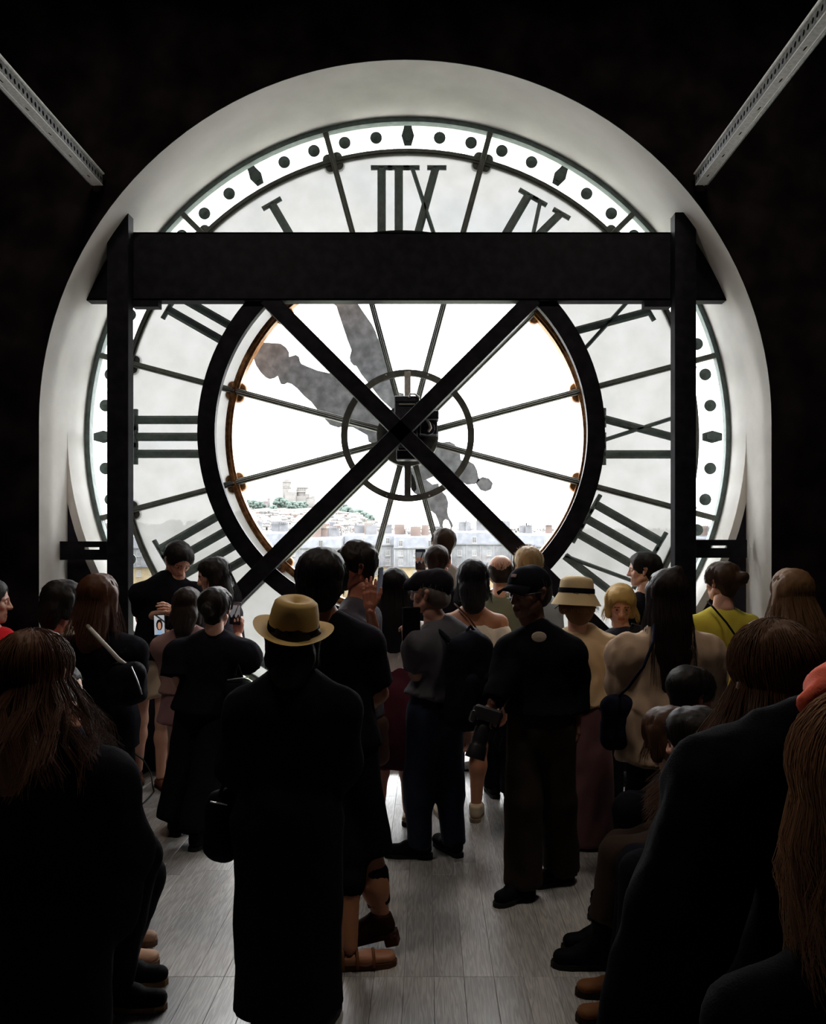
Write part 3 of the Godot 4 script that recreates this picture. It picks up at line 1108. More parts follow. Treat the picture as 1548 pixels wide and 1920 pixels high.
	# trees on the hill: a crown of many leaf clumps on a trunk
	var leaf := grained(Color("24342d"), 0.95, 67, 0.03, 0.35)
	var bark := mk(Color("40352c"), 0.95)
	var crown := MB.new()
	for k in 46:
		var a := rng.randf() * TAU
		var e := rng.randf_range(-0.4, 1.5)
		var q := Vector3(cos(a) * cos(e) * 0.42, 0.62 + sin(e) * 0.36, sin(a) * cos(e) * 0.42)
		crown.ball(q, Vector3(0.17, 0.14, 0.17) * rng.randf_range(0.7, 1.15), Basis.from_euler(Vector3(rng.randf(), rng.randf() * 6.0, rng.randf())), 8)
	for k in crown.v.size():
		crown.v[k] += crown.n[k] * noise_a.get_noise_3dv(crown.v[k] * 14.0) * 0.05
	var trunk := MB.new()
	trunk.tube(PackedVector3Array([Vector3(0, -0.3, 0), Vector3(0.01, 0.2, 0), Vector3(0, 0.6, 0)]), PackedFloat32Array([0.06, 0.045, 0.02]), 7)
	var cm := crown.mesh()
	var tm := trunk.mesh()
	var where := [[463, 950, 9], [474, 955, 12], [487, 957, 12], [500, 960, 11], [512, 962, 10], [523, 950, 13], [530, 958, 16], [541, 962, 15], [548, 956, 11], [561, 958, 12], [570, 953, 9], [537, 972, 12], [545, 980, 11], [551, 985, 8], [632, 963, 13], [642, 968, 17], [651, 972, 15], [660, 976, 14], [672, 976, 15], [683, 978, 13], [692, 982, 12], [700, 988, 9], [655, 983, 12], [640, 978, 10], [668, 985, 10]]
	var tree_words := ["leftmost under the church roof", "second from the left below the church", "under the middle of the church roof", "below the church steeple", "right of the steeple", "tall and dark, just left of the bell tower", "in front of the bell tower's foot", "under the left side of the basilica", "small, between bell tower and main dome", "under the main dome", "small and highest, beside the main dome", "at the top of the dark strip running downhill", "in the middle of the strip running downhill", "low in the strip running downhill", "small, lowest in the strip running downhill", "first right of the brace", "tallest on the right shoulder", "just left of the lantern building", "under the lantern building", "right of the lantern building", "second right of the lantern building", "third right of the lantern building", "small, rightmost of the green belt", "in the lower row under the lantern building", "lower left of the right shoulder", "lowest right of the right shoulder"]
	for k in where.size():
		var q: Array = where[k]
		var hgt: float = q[2] * 2500.0 / FOC * 1.7
		var tr := thing("tree", "green tree %s on the distant hill" % tree_words[k], "tree", P(q[0], q[1] + q[2] * 0.5, 2340.0 + (k % 4) * 38.0), "trees on the distant hill")
		piece("crown", cm, leaf, tr, Transform3D(Basis().scaled(Vector3(hgt * 0.95, hgt, hgt * 0.95)), Vector3.ZERO))
		piece("trunk", tm, bark, tr, Transform3D(Basis().scaled(Vector3.ONE * hgt), Vector3.ZERO))
	# the white basilica
	var z := 2500.0
	var k2 := z / FOC
	var bs := thing("basilica", "white domed basilica with bell tower on the crest of the hill", "church", P(562, 952, z))
	var o := P(562, 952, z)
	var at := func(px: float, py: float, dz := 0.0) -> Vector3: return P(px, py, z) - o + Vector3(0, 0, dz)
	var lime := grained(Color("565452"), 0.95, 68, 0.01, 0.08)
	var dk := mk(Color("56544f"), 0.95)
	var m := MB.new()
	m.box(at.call(564, 942), Vector3(56 * k2, 22 * k2, 60), 0.0)
	m.box(at.call(548, 938, 20), Vector3(20 * k2, 28 * k2, 40), 0.0)
	m.box(at.call(586, 944, 10), Vector3(15 * k2, 15 * k2, 52), 0.0)
	part("nave", m, lime, bs)
	m = MB.new()
	m.lathe([Vector2(19, 0), Vector2(19, 13), Vector2(21, 13), Vector2(21, 16), Vector2(17, 16), Vector2(17, 26), Vector2(18.5, 26), Vector2(18.5, 29), Vector2(16, 32), Vector2(14, 42), Vector2(10, 52), Vector2(4, 60), Vector2(3, 66), Vector2(0, 70)], Transform3D(Basis(), at.call(567, 932)), 32)
	var dm := part("main_dome", m, lime, bs)
	m = MB.new()
	for i in 20:
		var a := TAU * i / 20
		m.box(at.call(567, 932) + Vector3(cos(a) * 17.4, 21, sin(a) * 17.4), Vector3(2.2, 8, 2.2), 0.0, Basis(Vector3.UP, -a))
	part("colonnade_opening", m, dk, dm)
	for q in [[546, 931, 7.0], [584, 937, 7.0], [555, 928, 6.0], [578, 931, 6.0]]:
		m = MB.new()
		var r: float = q[2]
		m.lathe([Vector2(r, -6), Vector2(r, 4), Vector2(r * 1.08, 4), Vector2(r * 0.95, 8), Vector2(r * 0.7, 15), Vector2(r * 0.3, 20), Vector2(0, 23)], Transform3D(Basis(), at.call(q[0], q[1], 26)), 20)
		part("small_dome", m, lime, bs)
	m = MB.new()
	m.box(at.call(537.5, 928), Vector3(14 * k2, 50 * k2, 22), 0.0)
	m.box(at.call(537.5, 904), Vector3(16.5 * k2, 2 * k2, 25), 0.0)
	m.box(at.call(537.5, 915), Vector3(15.5 * k2, 1.5 * k2, 24), 0.0)
	m.lathe([Vector2(10, 0), Vector2(10, 5), Vector2(9, 10), Vector2(5, 16), Vector2(1.5, 19), Vector2(0, 24)], Transform3D(Basis(), at.call(537.5, 903)), 20)
	var tw := part("bell_tower", m, lime, bs)
	m = MB.new()
	for q in [[533.5, 909.5], [541, 909.5], [541, 919.5]]:
		m.box(at.call(q[0], q[1], 11.5), Vector3(3.4 * k2, 6.5 * k2, 1.0), 0.0)
	part("belfry_opening", m, dk, tw)
	# low church with a steeple, and the block with a lantern on the right shoulder
	var ch := thing("church", "long low church with dark roof and small steeple left of the basilica", "church", P(482, 952, 2450))
	var o2 := P(482, 952, 2450)
	at = func(px: float, py: float, dz := 0.0) -> Vector3: return P(px, py, 2450.0) - o2 + Vector3(0, 0, dz)
	m = MB.new()
	m.box(at.call(480, 949), Vector3(46 * k2, 9 * k2, 25), 0.0)
	m.box(at.call(504, 945), Vector3(5 * k2, 18 * k2, 8), 0.0)
	part("wall", m, lime, ch)
	m = MB.new()
	m.prism(PackedVector2Array([Vector2(-23 * k2, 0), Vector2(23 * k2, 0), Vector2(21 * k2, 5 * k2), Vector2(-21 * k2, 5 * k2)]), Transform3D(Basis(), at.call(480, 945)), -12, 12)
	m.lathe([Vector2(5, 0), Vector2(5.5, 1), Vector2(0, 9)], Transform3D(Basis(), at.call(504, 936)), 8)
	part("roof", m, mk(Color("4c4344"), 0.9), ch)
	var bk := thing("lantern_building", "pale block with columned lantern between trees on the right shoulder of the hill", "building", P(668, 968, 2450))
	var o3 := P(668, 968, 2450)
	at = func(px: float, py: float, dz := 0.0) -> Vector3: return P(px, py, 2450.0) - o3 + Vector3(0, 0, dz)
	m = MB.new()
	m.box(at.call(668, 965), Vector3(20 * k2, 8 * k2, 20), 0.0)
	m.box(at.call(669, 959), Vector3(13 * k2, 5 * k2, 14), 0.0)
	m.box(at.call(669, 954.5), Vector3(15 * k2, 1 * k2, 16), 0.0)
	part("wall", m, lime, bk)
	m = MB.new()
	for i in 6:
		m.box(at.call(664 + i * 2.0, 957, 7.5), Vector3(1.0 * k2, 3.5 * k2, 1.5), 0.0)
	part("opening", m, dk, bk)

# ---------------------------------------------------------------- smooth bodies: tapered capsules joined by a smooth minimum, meshed as surface nets
# a bone: [a, b, ra, rb, flat, op, cut_a, cut_b]   flat: thickness over width along "fwd"; op 1 carves; cuts end it flat
func blend(bones: Array, fwd: Vector3, cell: float, k: float, amp := 0.0, freq := 1.0, stretch := 1.0) -> MB:
	var lo := Vector3.INF
	var hi := -Vector3.INF
	for b in bones:
		if b.size() > 5 and b[5] == 1:
			continue
		var r := maxf(b[2], b[3])
		var e := Vector3(r, r, r)
		lo = lo.min(b[0] - e).min(b[1] - e)
		hi = hi.max(b[0] + e).max(b[1] + e)
	var pad := Vector3.ONE * (cell * 2.0 + k * 0.3)
	lo -= pad
	hi += pad
	var nx := int((hi.x - lo.x) / cell) + 2
	var ny := int((hi.y - lo.y) / cell) + 2
	var nz := int((hi.z - lo.z) / cell) + 2
	var nxy := nx * ny
	var f := PackedFloat32Array()
	f.resize(nxy * nz)
	f.fill(9.0)
	for b in bones:
		var a: Vector3 = b[0]
		var ab: Vector3 = b[1] - a
		var ln := maxf(ab.length(), 1e-5)
		var inv := 1.0 / (ln * ln)
		var ra: float = b[2]
		var dr: float = b[3] - ra
		var flat: float = b[4] if b.size() > 4 else 1.0
		var sf := 1.0 / flat - 1.0
		var carve: bool = b.size() > 5 and b[5] == 1
		var cut_a: bool = b.size() > 6 and b[6]
		var cut_b: bool = b.size() > 7 and b[7]
		var r := maxf(ra, b[3]) + k + cell * 2.5
		var e := Vector3(r, r, r)
		var l: Vector3 = ((a.min(b[1]) - e - lo) / cell).max(Vector3.ZERO)
		var h: Vector3 = ((a.max(b[1]) + e - lo) / cell).min(Vector3(nx - 1, ny - 1, nz - 1))
		var x0 := int(l.x)
		var x1 := int(h.x) + 1
		for z in range(int(l.z), int(h.z) + 1):
			for y in range(int(l.y), int(h.y) + 1):
				var at := nx * y + nxy * z
				var w := Vector3(lo.x, lo.y + y * cell, lo.z + z * cell) - a
				for x in range(x0, x1):
					var p := Vector3(w.x + x * cell, w.y, w.z)
					var tt := p.dot(ab) * inv
					var t := clampf(tt, 0.0, 1.0)
					p -= ab * t
					if sf != 0.0:
						p += fwd * (p.dot(fwd) * sf)
					var d := p.length() - ra - dr * t
					if cut_b and tt > 1.0:
						d = maxf(d, (tt - 1.0) * ln)
					if cut_a and tt < 0.0:
						d = maxf(d, -tt * ln)
					var o := f[at + x]
					if carve:
						var g := maxf(k - absf(o + d), 0.0)
						f[at + x] = maxf(o, -d) + g * g * 0.25 / k
					elif d < o + k:
						var g := maxf(k - absf(o - d), 0.0)
						f[at + x] = minf(o, d) - g * g * 0.25 / k
	var mb := MB.new()
	var id := PackedInt32Array()
	id.resize(nxy * nz)
	id.fill(-1)
	var far := cell * 4.5
	var count := 0
	for z in nz - 1:
		for y in ny - 1:
			var s := nx * y + nxy * z
			for x in nx - 1:
				var v0 := f[s]
				if v0 > far or v0 < -far:
					s += 1
					continue
				var v1 := f[s + 1]
				var v2 := f[s + nx]
				var v3 := f[s + nx + 1]
				var v4 := f[s + nxy]
				var v5 := f[s + nxy + 1]
				var v6 := f[s + nxy + nx]
				var v7 := f[s + nxy + nx + 1]
				var inside := int(v0 < 0) + int(v1 < 0) + int(v2 < 0) + int(v3 < 0) + int(v4 < 0) + int(v5 < 0) + int(v6 < 0) + int(v7 < 0)
				if inside == 0 or inside == 8:
					s += 1
					continue
				var c := Vector3.ZERO
				var m := 0
				if (v0 < 0) != (v1 < 0): c += Vector3(v0 / (v0 - v1), 0, 0); m += 1
				if (v2 < 0) != (v3 < 0): c += Vector3(v2 / (v2 - v3), 1, 0); m += 1
				if (v4 < 0) != (v5 < 0): c += Vector3(v4 / (v4 - v5), 0, 1); m += 1
				if (v6 < 0) != (v7 < 0): c += Vector3(v6 / (v6 - v7), 1, 1); m += 1
				if (v0 < 0) != (v2 < 0): c += Vector3(0, v0 / (v0 - v2), 0); m += 1
				if (v1 < 0) != (v3 < 0): c += Vector3(1, v1 / (v1 - v3), 0); m += 1
				if (v4 < 0) != (v6 < 0): c += Vector3(0, v4 / (v4 - v6), 1); m += 1
				if (v5 < 0) != (v7 < 0): c += Vector3(1, v5 / (v5 - v7), 1); m += 1
				if (v0 < 0) != (v4 < 0): c += Vector3(0, 0, v0 / (v0 - v4)); m += 1
				if (v1 < 0) != (v5 < 0): c += Vector3(1, 0, v1 / (v1 - v5)); m += 1
				if (v2 < 0) != (v6 < 0): c += Vector3(0, 1, v2 / (v2 - v6)); m += 1
				if (v3 < 0) != (v7 < 0): c += Vector3(1, 1, v3 / (v3 - v7)); m += 1
				mb.v.append(lo + (Vector3(x, y, z) + c / m) * cell)
				mb.n.append(Vector3(v1 + v3 + v5 + v7 - v0 - v2 - v4 - v6, v2 + v3 + v6 + v7 - v0 - v1 - v4 - v5, v4 + v5 + v6 + v7 - v0 - v1 - v2 - v3).normalized())
				id[s] = count
				count += 1
				if y > 0 and z > 0 and (v0 < 0) != (v1 < 0):
					_net(mb, id, s, s - nx, s - nx - nxy, s - nxy, v0 < 0)
				if x > 0 and z > 0 and (v0 < 0) != (v2 < 0):
					_net(mb, id, s, s - nxy, s - 1 - nxy, s - 1, v0 < 0)
				if x > 0 and y > 0 and (v0 < 0) != (v4 < 0):
					_net(mb, id, s, s - 1, s - 1 - nx, s - nx, v0 < 0)
				s += 1
	if amp > 0.0:
		for i in mb.v.size():
			var p: Vector3 = mb.v[i]
			mb.v[i] = p + mb.n[i] * noise_a.get_noise_3d(p.x * freq, p.y * freq * stretch, p.z * freq) * amp
		smooth_normals(mb)
	return mb

func _net(mb: MB, id: PackedInt32Array, a: int, b: int, c: int, d: int, flip: bool) -> void:
	var i := id[a]
	var j := id[b]
	var k := id[c]
	var l := id[d]
	if i < 0 or j < 0 or k < 0 or l < 0:
		return
	if flip:
		mb.ix.append_array([i, k, j, i, l, k])
	else:
		mb.ix.append_array([i, j, k, i, k, l])

func smooth_normals(mb: MB) -> void:
	var n := PackedVector3Array()
	n.resize(mb.v.size())
	for t in range(0, mb.ix.size(), 3):
		var a := mb.ix[t]
		var b := mb.ix[t + 1]
		var c := mb.ix[t + 2]
		var m: Vector3 = (mb.v[c] - mb.v[a]).cross(mb.v[b] - mb.v[a])
		n[a] += m
		n[b] += m
		n[c] += m
	for i in n.size():
		n[i] = n[i].normalized()
	mb.n = n

func mirrored(o: MB) -> MB:
	var m := MB.new()
	for q in o.v: m.v.append(Vector3(-q.x, q.y, q.z))
	for q in o.n: m.n.append(Vector3(-q.x, q.y, q.z))
	for t in range(0, o.ix.size(), 3):
		m.ix.append_array([o.ix[t], o.ix[t + 2], o.ix[t + 1]])
	m.col = o.col.duplicate()
	return m

# ---------------------------------------------------------------- heads, hands, shoes: modelled once, fitted to each person
var K := {}

func head_proto() -> MB:
	var b := [
		[Vector3(0, 0.032, -0.030), Vector3(0, 0.034, 0.016), 0.079, 0.076],
		[Vector3(0, 0.0, 0.030), Vector3(0, -0.060, 0.043), 0.060, 0.044],
		[Vector3(0, -0.088, 0.062), Vector3(0, -0.090, 0.064), 0.022, 0.022],
		[Vector3(0, -0.05, -0.02), Vector3(0, -0.15, -0.03), 0.050, 0.054]]
	for s in [-1.0, 1.0]:
		b.append([Vector3(s * 0.050, -0.045, 0.0), Vector3(s * 0.018, -0.088, 0.055), 0.024, 0.018])
		b.append([Vector3(s * 0.044, -0.016, 0.052), Vector3(s * 0.036, -0.022, 0.062), 0.022, 0.018])
		b.append([Vector3(s * 0.008, 0.020, 0.084), Vector3(s * 0.042, 0.018, 0.070), 0.012, 0.011])
		b.append([Vector3(s * 0.010, -0.032, 0.094), Vector3(s * 0.012, -0.031, 0.093), 0.009, 0.009])
	b.append([Vector3(0, 0.010, 0.090), Vector3(0, -0.030, 0.106), 0.008, 0.0115])
	b.append([Vector3(-0.017, -0.060, 0.080), Vector3(0.017, -0.060, 0.080), 0.009, 0.009])
	b.append([Vector3(-0.013, -0.070, 0.078), Vector3(0.013, -0.070, 0.078), 0.009, 0.009])
	for s in [-1.0, 1.0]:
		b.append([Vector3(s * 0.029, 0.002, 0.099), Vector3(s * 0.034, 0.001, 0.097), 0.013, 0.012, 1.0, 1])
	b.append([Vector3(-0.018, -0.065, 0.091), Vector3(0.018, -0.065, 0.091), 0.0028, 0.0028, 1.0, 1])
	var m := blend(b, Vector3(0, 0, 1), 0.0046, 0.012)
	var e := []
	for s in [-1.0, 1.0]:
		e.append([Vector3(s * 0.031, 0.001, 0.073), Vector3(s * 0.0311, 0.001, 0.073), 0.0135, 0.0135])
	m.add(blend(e, Vector3(0, 0, 1), 0.003, 0.002))
	e = []
	for s in [-1.0, 1.0]:
		e.append([Vector3(s * 0.080, 0.016, -0.014), Vector3(s * 0.076, -0.022, -0.004), 0.017, 0.010, 0.9])
		e.append([Vector3(s * 0.090, 0.006, 0.0), Vector3(s * 0.088, -0.008, 0.004), 0.008, 0.006, 1.0, 1])
	m.add(blend(e, Vector3(1, 0, 0), 0.004, 0.006))
	for p in m.v:
		var c := Color(1, 1, 1)
		var x := absf(p.x)
		if p.z > 0.06:
			if Vector2(p.x / 0.022, (p.y + 0.065) / 0.011).length() < 1.0:
				c = Color(0.75, 0.42, 0.42)
			var r := Vector2(x - 0.031, p.y - 0.001).length()
			if r < 0.0125 and p.z > 0.075:
				c = Color(0.06, 0.04, 0.03) if r < 0.0055 else (Color(1.3, 1.3, 1.35) if absf(p.y - 0.001) < 0.0055 else Color(0.8, 0.7, 0.68))
			if x > 0.012 and x < 0.048 and absf(p.y - 0.0215 + x * 0.04) < 0.0045:
				c = Color(0.16, 0.11, 0.09)
		m.col.append(c)
	return m

func hand_proto(curl: Array, spread: float, thumb_in: float) -> MB:      # a right hand: wrist at the origin, fingers towards +y, palm towards -z, thumb at -x
	var b := [[Vector3(0, -0.02, 0), Vector3(0, 0.02, 0), 0.024, 0.026, 0.7]]
	var xs := [-0.029, -0.010, 0.010, 0.028]
	var ls := [0.070, 0.079, 0.073, 0.057]
	for i in 4:
		var root := Vector3(xs[i], 0.088 - absf(xs[i] + 0.008) * 0.25, 0)
		b.append([Vector3(xs[i] * 0.65, 0.015, 0), root, 0.0145, 0.0115, 0.95])
		var p := root
		var a := 0.0
		var sp: float = xs[i] * spread
		for j in 3:
			a += curl[j]
			var l: float = ls[i] * [0.45, 0.30, 0.25][j]
			var q := p + Vector3(sp * l, cos(a) * l, -sin(a) * l)
			b.append([p, q, [0.0095, 0.0088, 0.0080][j], [0.0088, 0.0080, 0.0068][j]])
			p = q
	var t0 := Vector3(-0.018, 0.022, -0.004)
	var t1 := Vector3(-0.044 + 0.012 * thumb_in, 0.052, -0.012 - 0.012 * thumb_in)
	var t2 := Vector3(-0.056 + 0.026 * thumb_in, 0.080, -0.016 - 0.024 * thumb_in)
	var t3 := Vector3(-0.060 + 0.040 * thumb_in, 0.104, -0.016 - 0.030 * thumb_in)
	b.append([t0, t1, 0.0165, 0.0115])
	b.append([t1, t2, 0.0110, 0.0098])
	b.append([t2, t3, 0.0098, 0.0078])
	return blend(b, Vector3(0, 0, 1), 0.0036, 0.005)

func shoe_proto(kind: String) -> MB:       # heel behind the origin, toe towards +z, standing on y = 0
	var m := MB.new()
	var fl := Vector3(0, 1, 0)
	var b := []
	if kind == "sneaker":
		b = [[Vector3(0, 0.050, -0.032), Vector3(0, 0.048, 0.07), 0.040, 0.044, 0.95], [Vector3(0, 0.045, 0.07), Vector3(0.004, 0.040, 0.160), 0.044, 0.042, 0.8], [Vector3(0, 0.09, -0.022), Vector3(0, 0.105, -0.024), 0.044, 0.044, 1.0, 0, false, true], [Vector3(0, 0.085, 0.0), Vector3(0, 0.06, 0.07), 0.040, 0.036]]
	elif kind == "boot":
		b = [[Vector3(0, 0.050, -0.032), Vector3(0, 0.048, 0.07), 0.040, 0.042, 0.95], [Vector3(0, 0.045, 0.07), Vector3(0.003, 0.042, 0.155), 0.043, 0.040, 0.8], [Vector3(0, 0.06, -0.02), Vector3(0, 0.20, -0.02), 0.046, 0.052, 1.0, 0, false, true], [Vector3(0, 0.10, 0.0), Vector3(0, 0.06, 0.07), 0.044, 0.036]]
	else:      # low slip-on
		b = [[Vector3(0, 0.040, -0.036), Vector3(0, 0.038, 0.07), 0.036, 0.042, 0.8], [Vector3(0, 0.036, 0.07), Vector3(0.004, 0.034, 0.158), 0.042, 0.040, 0.62]]
	m.add(blend(b, fl, 0.0075, 0.02))
	for i in m.v.size():
		var p: Vector3 = m.v[i]
		if p.y < 0.018:
			m.v[i] = Vector3(p.x, 0.018, p.z)
	smooth_normals(m)
	return m

func sole_proto(thick: float, heel: float) -> MB:
	var m := MB.new()
	var q := PackedVector2Array()
	for p in [[0.0, -0.078], [0.024, -0.072], [0.036, -0.045], [0.034, 0.0], [0.040, 0.06], [0.047, 0.12], [0.040, 0.17], [0.022, 0.196], [0.002, 0.204], [-0.020, 0.196], [-0.038, 0.165], [-0.043, 0.11], [-0.037, 0.05], [-0.033, 0.0], [-0.035, -0.045], [-0.024, -0.072]]:
		q.append(Vector2(p[0], -p[1]))
	m.prism(q, Transform3D(Basis(Vector3(1, 0, 0), Vector3(0, 0, -1), Vector3(0, 1, 0)), Vector3.ZERO), 0.0, thick)
	if heel > 0.0:
		m.box(Vector3(0, heel * 0.5 - heel + 0.002, -0.04), Vector3(0.064, heel, 0.07), 0.004)
	return m

func prototypes() -> void:
	var keys := ["head", "open", "relaxed", "grip", "sneaker", "boot", "slipon"]
	var out := in_parallel([head_proto, hand_proto.bind([0.10, 0.10, 0.06], 3.0, 0.0), hand_proto.bind([0.35, 0.45, 0.3], 1.0, 0.4), hand_proto.bind([0.95, 1.1, 0.6], 0.4, 1.0), shoe_proto.bind("sneaker"), shoe_proto.bind("boot"), shoe_proto.bind("slipon")])
	for i in keys.size():
		K[keys[i]] = out[i]
	for h in ["open", "relaxed", "grip"]:
		K[h + "_left"] = mirrored(K[h])
	K.sole = sole_proto(0.024, 0.0)
	K.thin_sole = sole_proto(0.020, 0.0)

func in_parallel(work: Array) -> Array:
	var out := []
	out.resize(work.size())
	var id := WorkerThreadPool.add_group_task(func(i: int) -> void: out[i] = work[i].call(), work.size(), -1, true)
	WorkerThreadPool.wait_for_group_task_completion(id)
	return out

# ---------------------------------------------------------------- hair
# st: style, len, wave, spread, n (strands), r (strand radius), thick
func hair_mesh(T: Transform3D, st: Dictionary, seed_: int) -> MB:
	var g := RandomNumberGenerator.new()
	g.seed = seed_
	var style: String = st.get("style", "short")
	var L: float = st.get("len", 0.0)
	var th: float = st.get("thick", 0.012)
	var wave: float = st.get("wave", 0.0)
	var spread: float = st.get("spread", 0.05)
	var hs := T.basis.get_scale().x
	var fwd := T.basis.z.normalized()
	var R := T.basis.orthonormalized()
	var w := func(p: Vector3) -> Vector3: return T * p
	var b := []
	var crown := 0.079 + th
	if style == "bald":
		for s in [-1.0, 1.0]:
			b.append([w.call(Vector3(s * 0.030, 0.010, -0.045)), w.call(Vector3(s * 0.034, 0.020, -0.005)), 0.058 * hs, 0.050 * hs])
		b.append([w.call(Vector3(-0.02, -0.02, -0.06)), w.call(Vector3(0.02, -0.02, -0.06)), 0.054 * hs, 0.054 * hs])
	else:
		b.append([w.call(Vector3(0, 0.040, -0.034)), w.call(Vector3(0, 0.046, 0.012)), crown * hs, (crown - 0.006) * hs])
		b.append([w.call(Vector3(0, 0.01, -0.048)), w.call(Vector3(0, -0.045, -0.048)), 0.070 * hs, 0.052 * hs])
		if style == "curly":
			for i in 46:
				var a := g.randf() * TAU
				var e := g.randf_range(0.15, 1.5)
				var p := Vector3(cos(e) * sin(a) * 0.088, 0.04 + sin(e) * 0.088, -0.012 + cos(e) * cos(a) * 0.100)
				if p.z > 0.06 and p.y < 0.075: continue
				var r := g.randf_range(0.013, 0.021) * hs
				b.append([w.call(p), w.call(p + Vector3(g.randf_range(-0.01, 0.01), 0.004, g.randf_range(-0.01, 0.01))), r, r])
		if L > 0.0:
			var dn := Vector3(0, -1, 0)
			var c0: Vector3 = w.call(Vector3(0, 0.0, -0.045))
			var back := -R.z
			var n := maxi(2, int(L / 0.12))
			var p := c0
			for i in n:
				var q: Vector3 = p + dn * L / n + back * (0.035 if i == 0 else 0.008) + st.get("sweep", Vector3.ZERO) * (2.0 * i + 1.0) / (n * n)
				var wd: float = (st.get("wide", 0.085) + spread * 0.25 * i / n) * hs
				b.append([p, q, wd, wd * (1.0 if i < n - 1 else 0.8), 0.62])
				p = q
			for s in [-1.0, 1.0]:
				var sl: float = minf(L * 0.8, st.get("side_len", 0.22))
				var sx := 0.058 if st.has("fly") else 0.066
				b.append([w.call(Vector3(s * sx, 0.03, -0.014)), w.call(Vector3(s * sx, 0.0, -0.016)) + dn * sl + R.x * s * spread * 0.25 + st.get("sweep", Vector3.ZERO) * sl * sl / (L * L), (0.026 if st.has("fly") else (0.040 if L > 0.06 else 0.034)) * hs, (0.018 if st.has("fly") else 0.026) * hs])
	if style != "bald":
		b.append([w.call(Vector3(0, -0.052, 0.105)), w.call(Vector3(0, -0.006, 0.125)), 0.070 * hs, 0.075 * hs, 1.0, 1])
		if st.get("bun", 0.0) > 0.0:
			var p: Vector3 = st.get("bun_at", Vector3(0, 0.09, -0.09))
			b.append([w.call(p), w.call(p + Vector3(0, 0.012, -0.012)), st.bun * hs, st.bun * 0.9 * hs])
	var mb := blend(b, fwd, st.get("cell", 0.0105), 0.02, 0.005, 28.0, 0.35)
	# single strands
	var n: int = st.get("n", 160)
	var r: float = st.get("r", 0.0014)
	var ell := Vector3(0.081 + th, 0.080 + th, 0.101 + th)
	for i in n:
		var az := g.randf_range(-PI, PI)                     # 0 = front
		var front := absf(az) < 0.80
		var e0 := g.randf_range(0.35, 1.5)
		var e1 := 0.42 if front else (-0.35 if style != "bald" else -0.2)
		if style == "bald":
			if absf(az) < 1.3: continue
			e0 = g.randf_range(-0.1, 0.45)
		var pts := PackedVector3Array()
		var k := 1.0 + g.randf_range(-0.02, st.get("fly", 0.05))
		var lock := floorf(az * 5.0)
		var ph := lock * 1.7 + g.randf() * 0.7
		var drift := g.randf_range(-0.08, 0.08)
		for j in 5:
			var e := lerpf(e0, minf(e1, e0 - 0.2), j / 4.0)
			var a := az + drift * j / 4.0
			pts.append(w.call(Vector3(0, 0.030, -0.012) + Vector3(cos(e) * sin(a) * ell.x, sin(e) * ell.y, cos(e) * cos(a) * ell.z) * k))
		if L > 0.0 and not front:
			var l: float = L * g.randf_range(0.7, 1.06) * (1.0 if absf(az) > 1.9 else st.get("side", 0.85))
			var m := clampi(int(l / 0.05), 3, 12)
			var out: Vector3 = (R * Vector3(sin(az), 0, cos(az) - 0.35)).normalized()
			var tan_: Vector3 = out.cross(Vector3.UP).normalized()
			var p := pts[4]
			var shift: Vector3 = st.get("sweep", Vector3.ZERO)
			for j in m:
				var s := (j + 1.0) / m
				var q := p + Vector3(0, -l * s, 0) + out * (spread * s + g.randf_range(-0.003, 0.003)) + shift * s * s
				if absf(az) > 1.9:
					q += -R.z * minf(0.05, l * s * 0.3)
				q += (tan_ * sin(s * l * 38.0 + ph) + out * cos(s * l * 31.0 + ph * 1.3)) * wave * minf(1.0, s * 3.0)
				pts.append(q)
		elif style == "curly" or style == "messy":
			pts.append(pts[4] + Vector3(g.randf_range(-0.012, 0.012), g.randf_range(-0.004, 0.014), g.randf_range(-0.012, 0.012)))
		var rad := PackedFloat32Array()
		for j in pts.size():
			rad.append(r * (1.0 - 0.75 * float(j) / pts.size()))
		mb.tube(pts, rad, 3, false)
	if style == "curly" or style == "messy":
		for i in int(n * 0.8):
			var a := g.randf() * TAU
			var e := g.randf_range(0.1, 1.5)
			var p := Vector3(cos(e) * sin(a) * ell.x, 0.034 + sin(e) * ell.y, -0.012 + cos(e) * cos(a) * ell.z)
			if p.z > 0.055 and p.y < 0.08: continue
			var pts := PackedVector3Array([w.call(p * 0.98)])
			var dir := Vector3(g.randf_range(-1, 1), g.randf_range(0.0, 1.2), g.randf_range(-1, 1)).normalized()
			for j in 3:
				pts.append(w.call(p + (p * 0.05 * j + dir * 0.007 * j) * 0.8))
			mb.tube(pts, PackedFloat32Array([r, r, r * 0.7, r * 0.3]), 3, false)
	return mb

# ---------------------------------------------------------------- one person
var work := []          # shapes still to be meshed
var then := []          # what to do with each

func later(f: Callable, g: Callable) -> void:
	work.append(f)
	then.append(g)

func px3(a: Array, d: float) -> Vector3:
	return P(a[0], a[1], d + (a[2] if a.size() > 2 else 0.0))

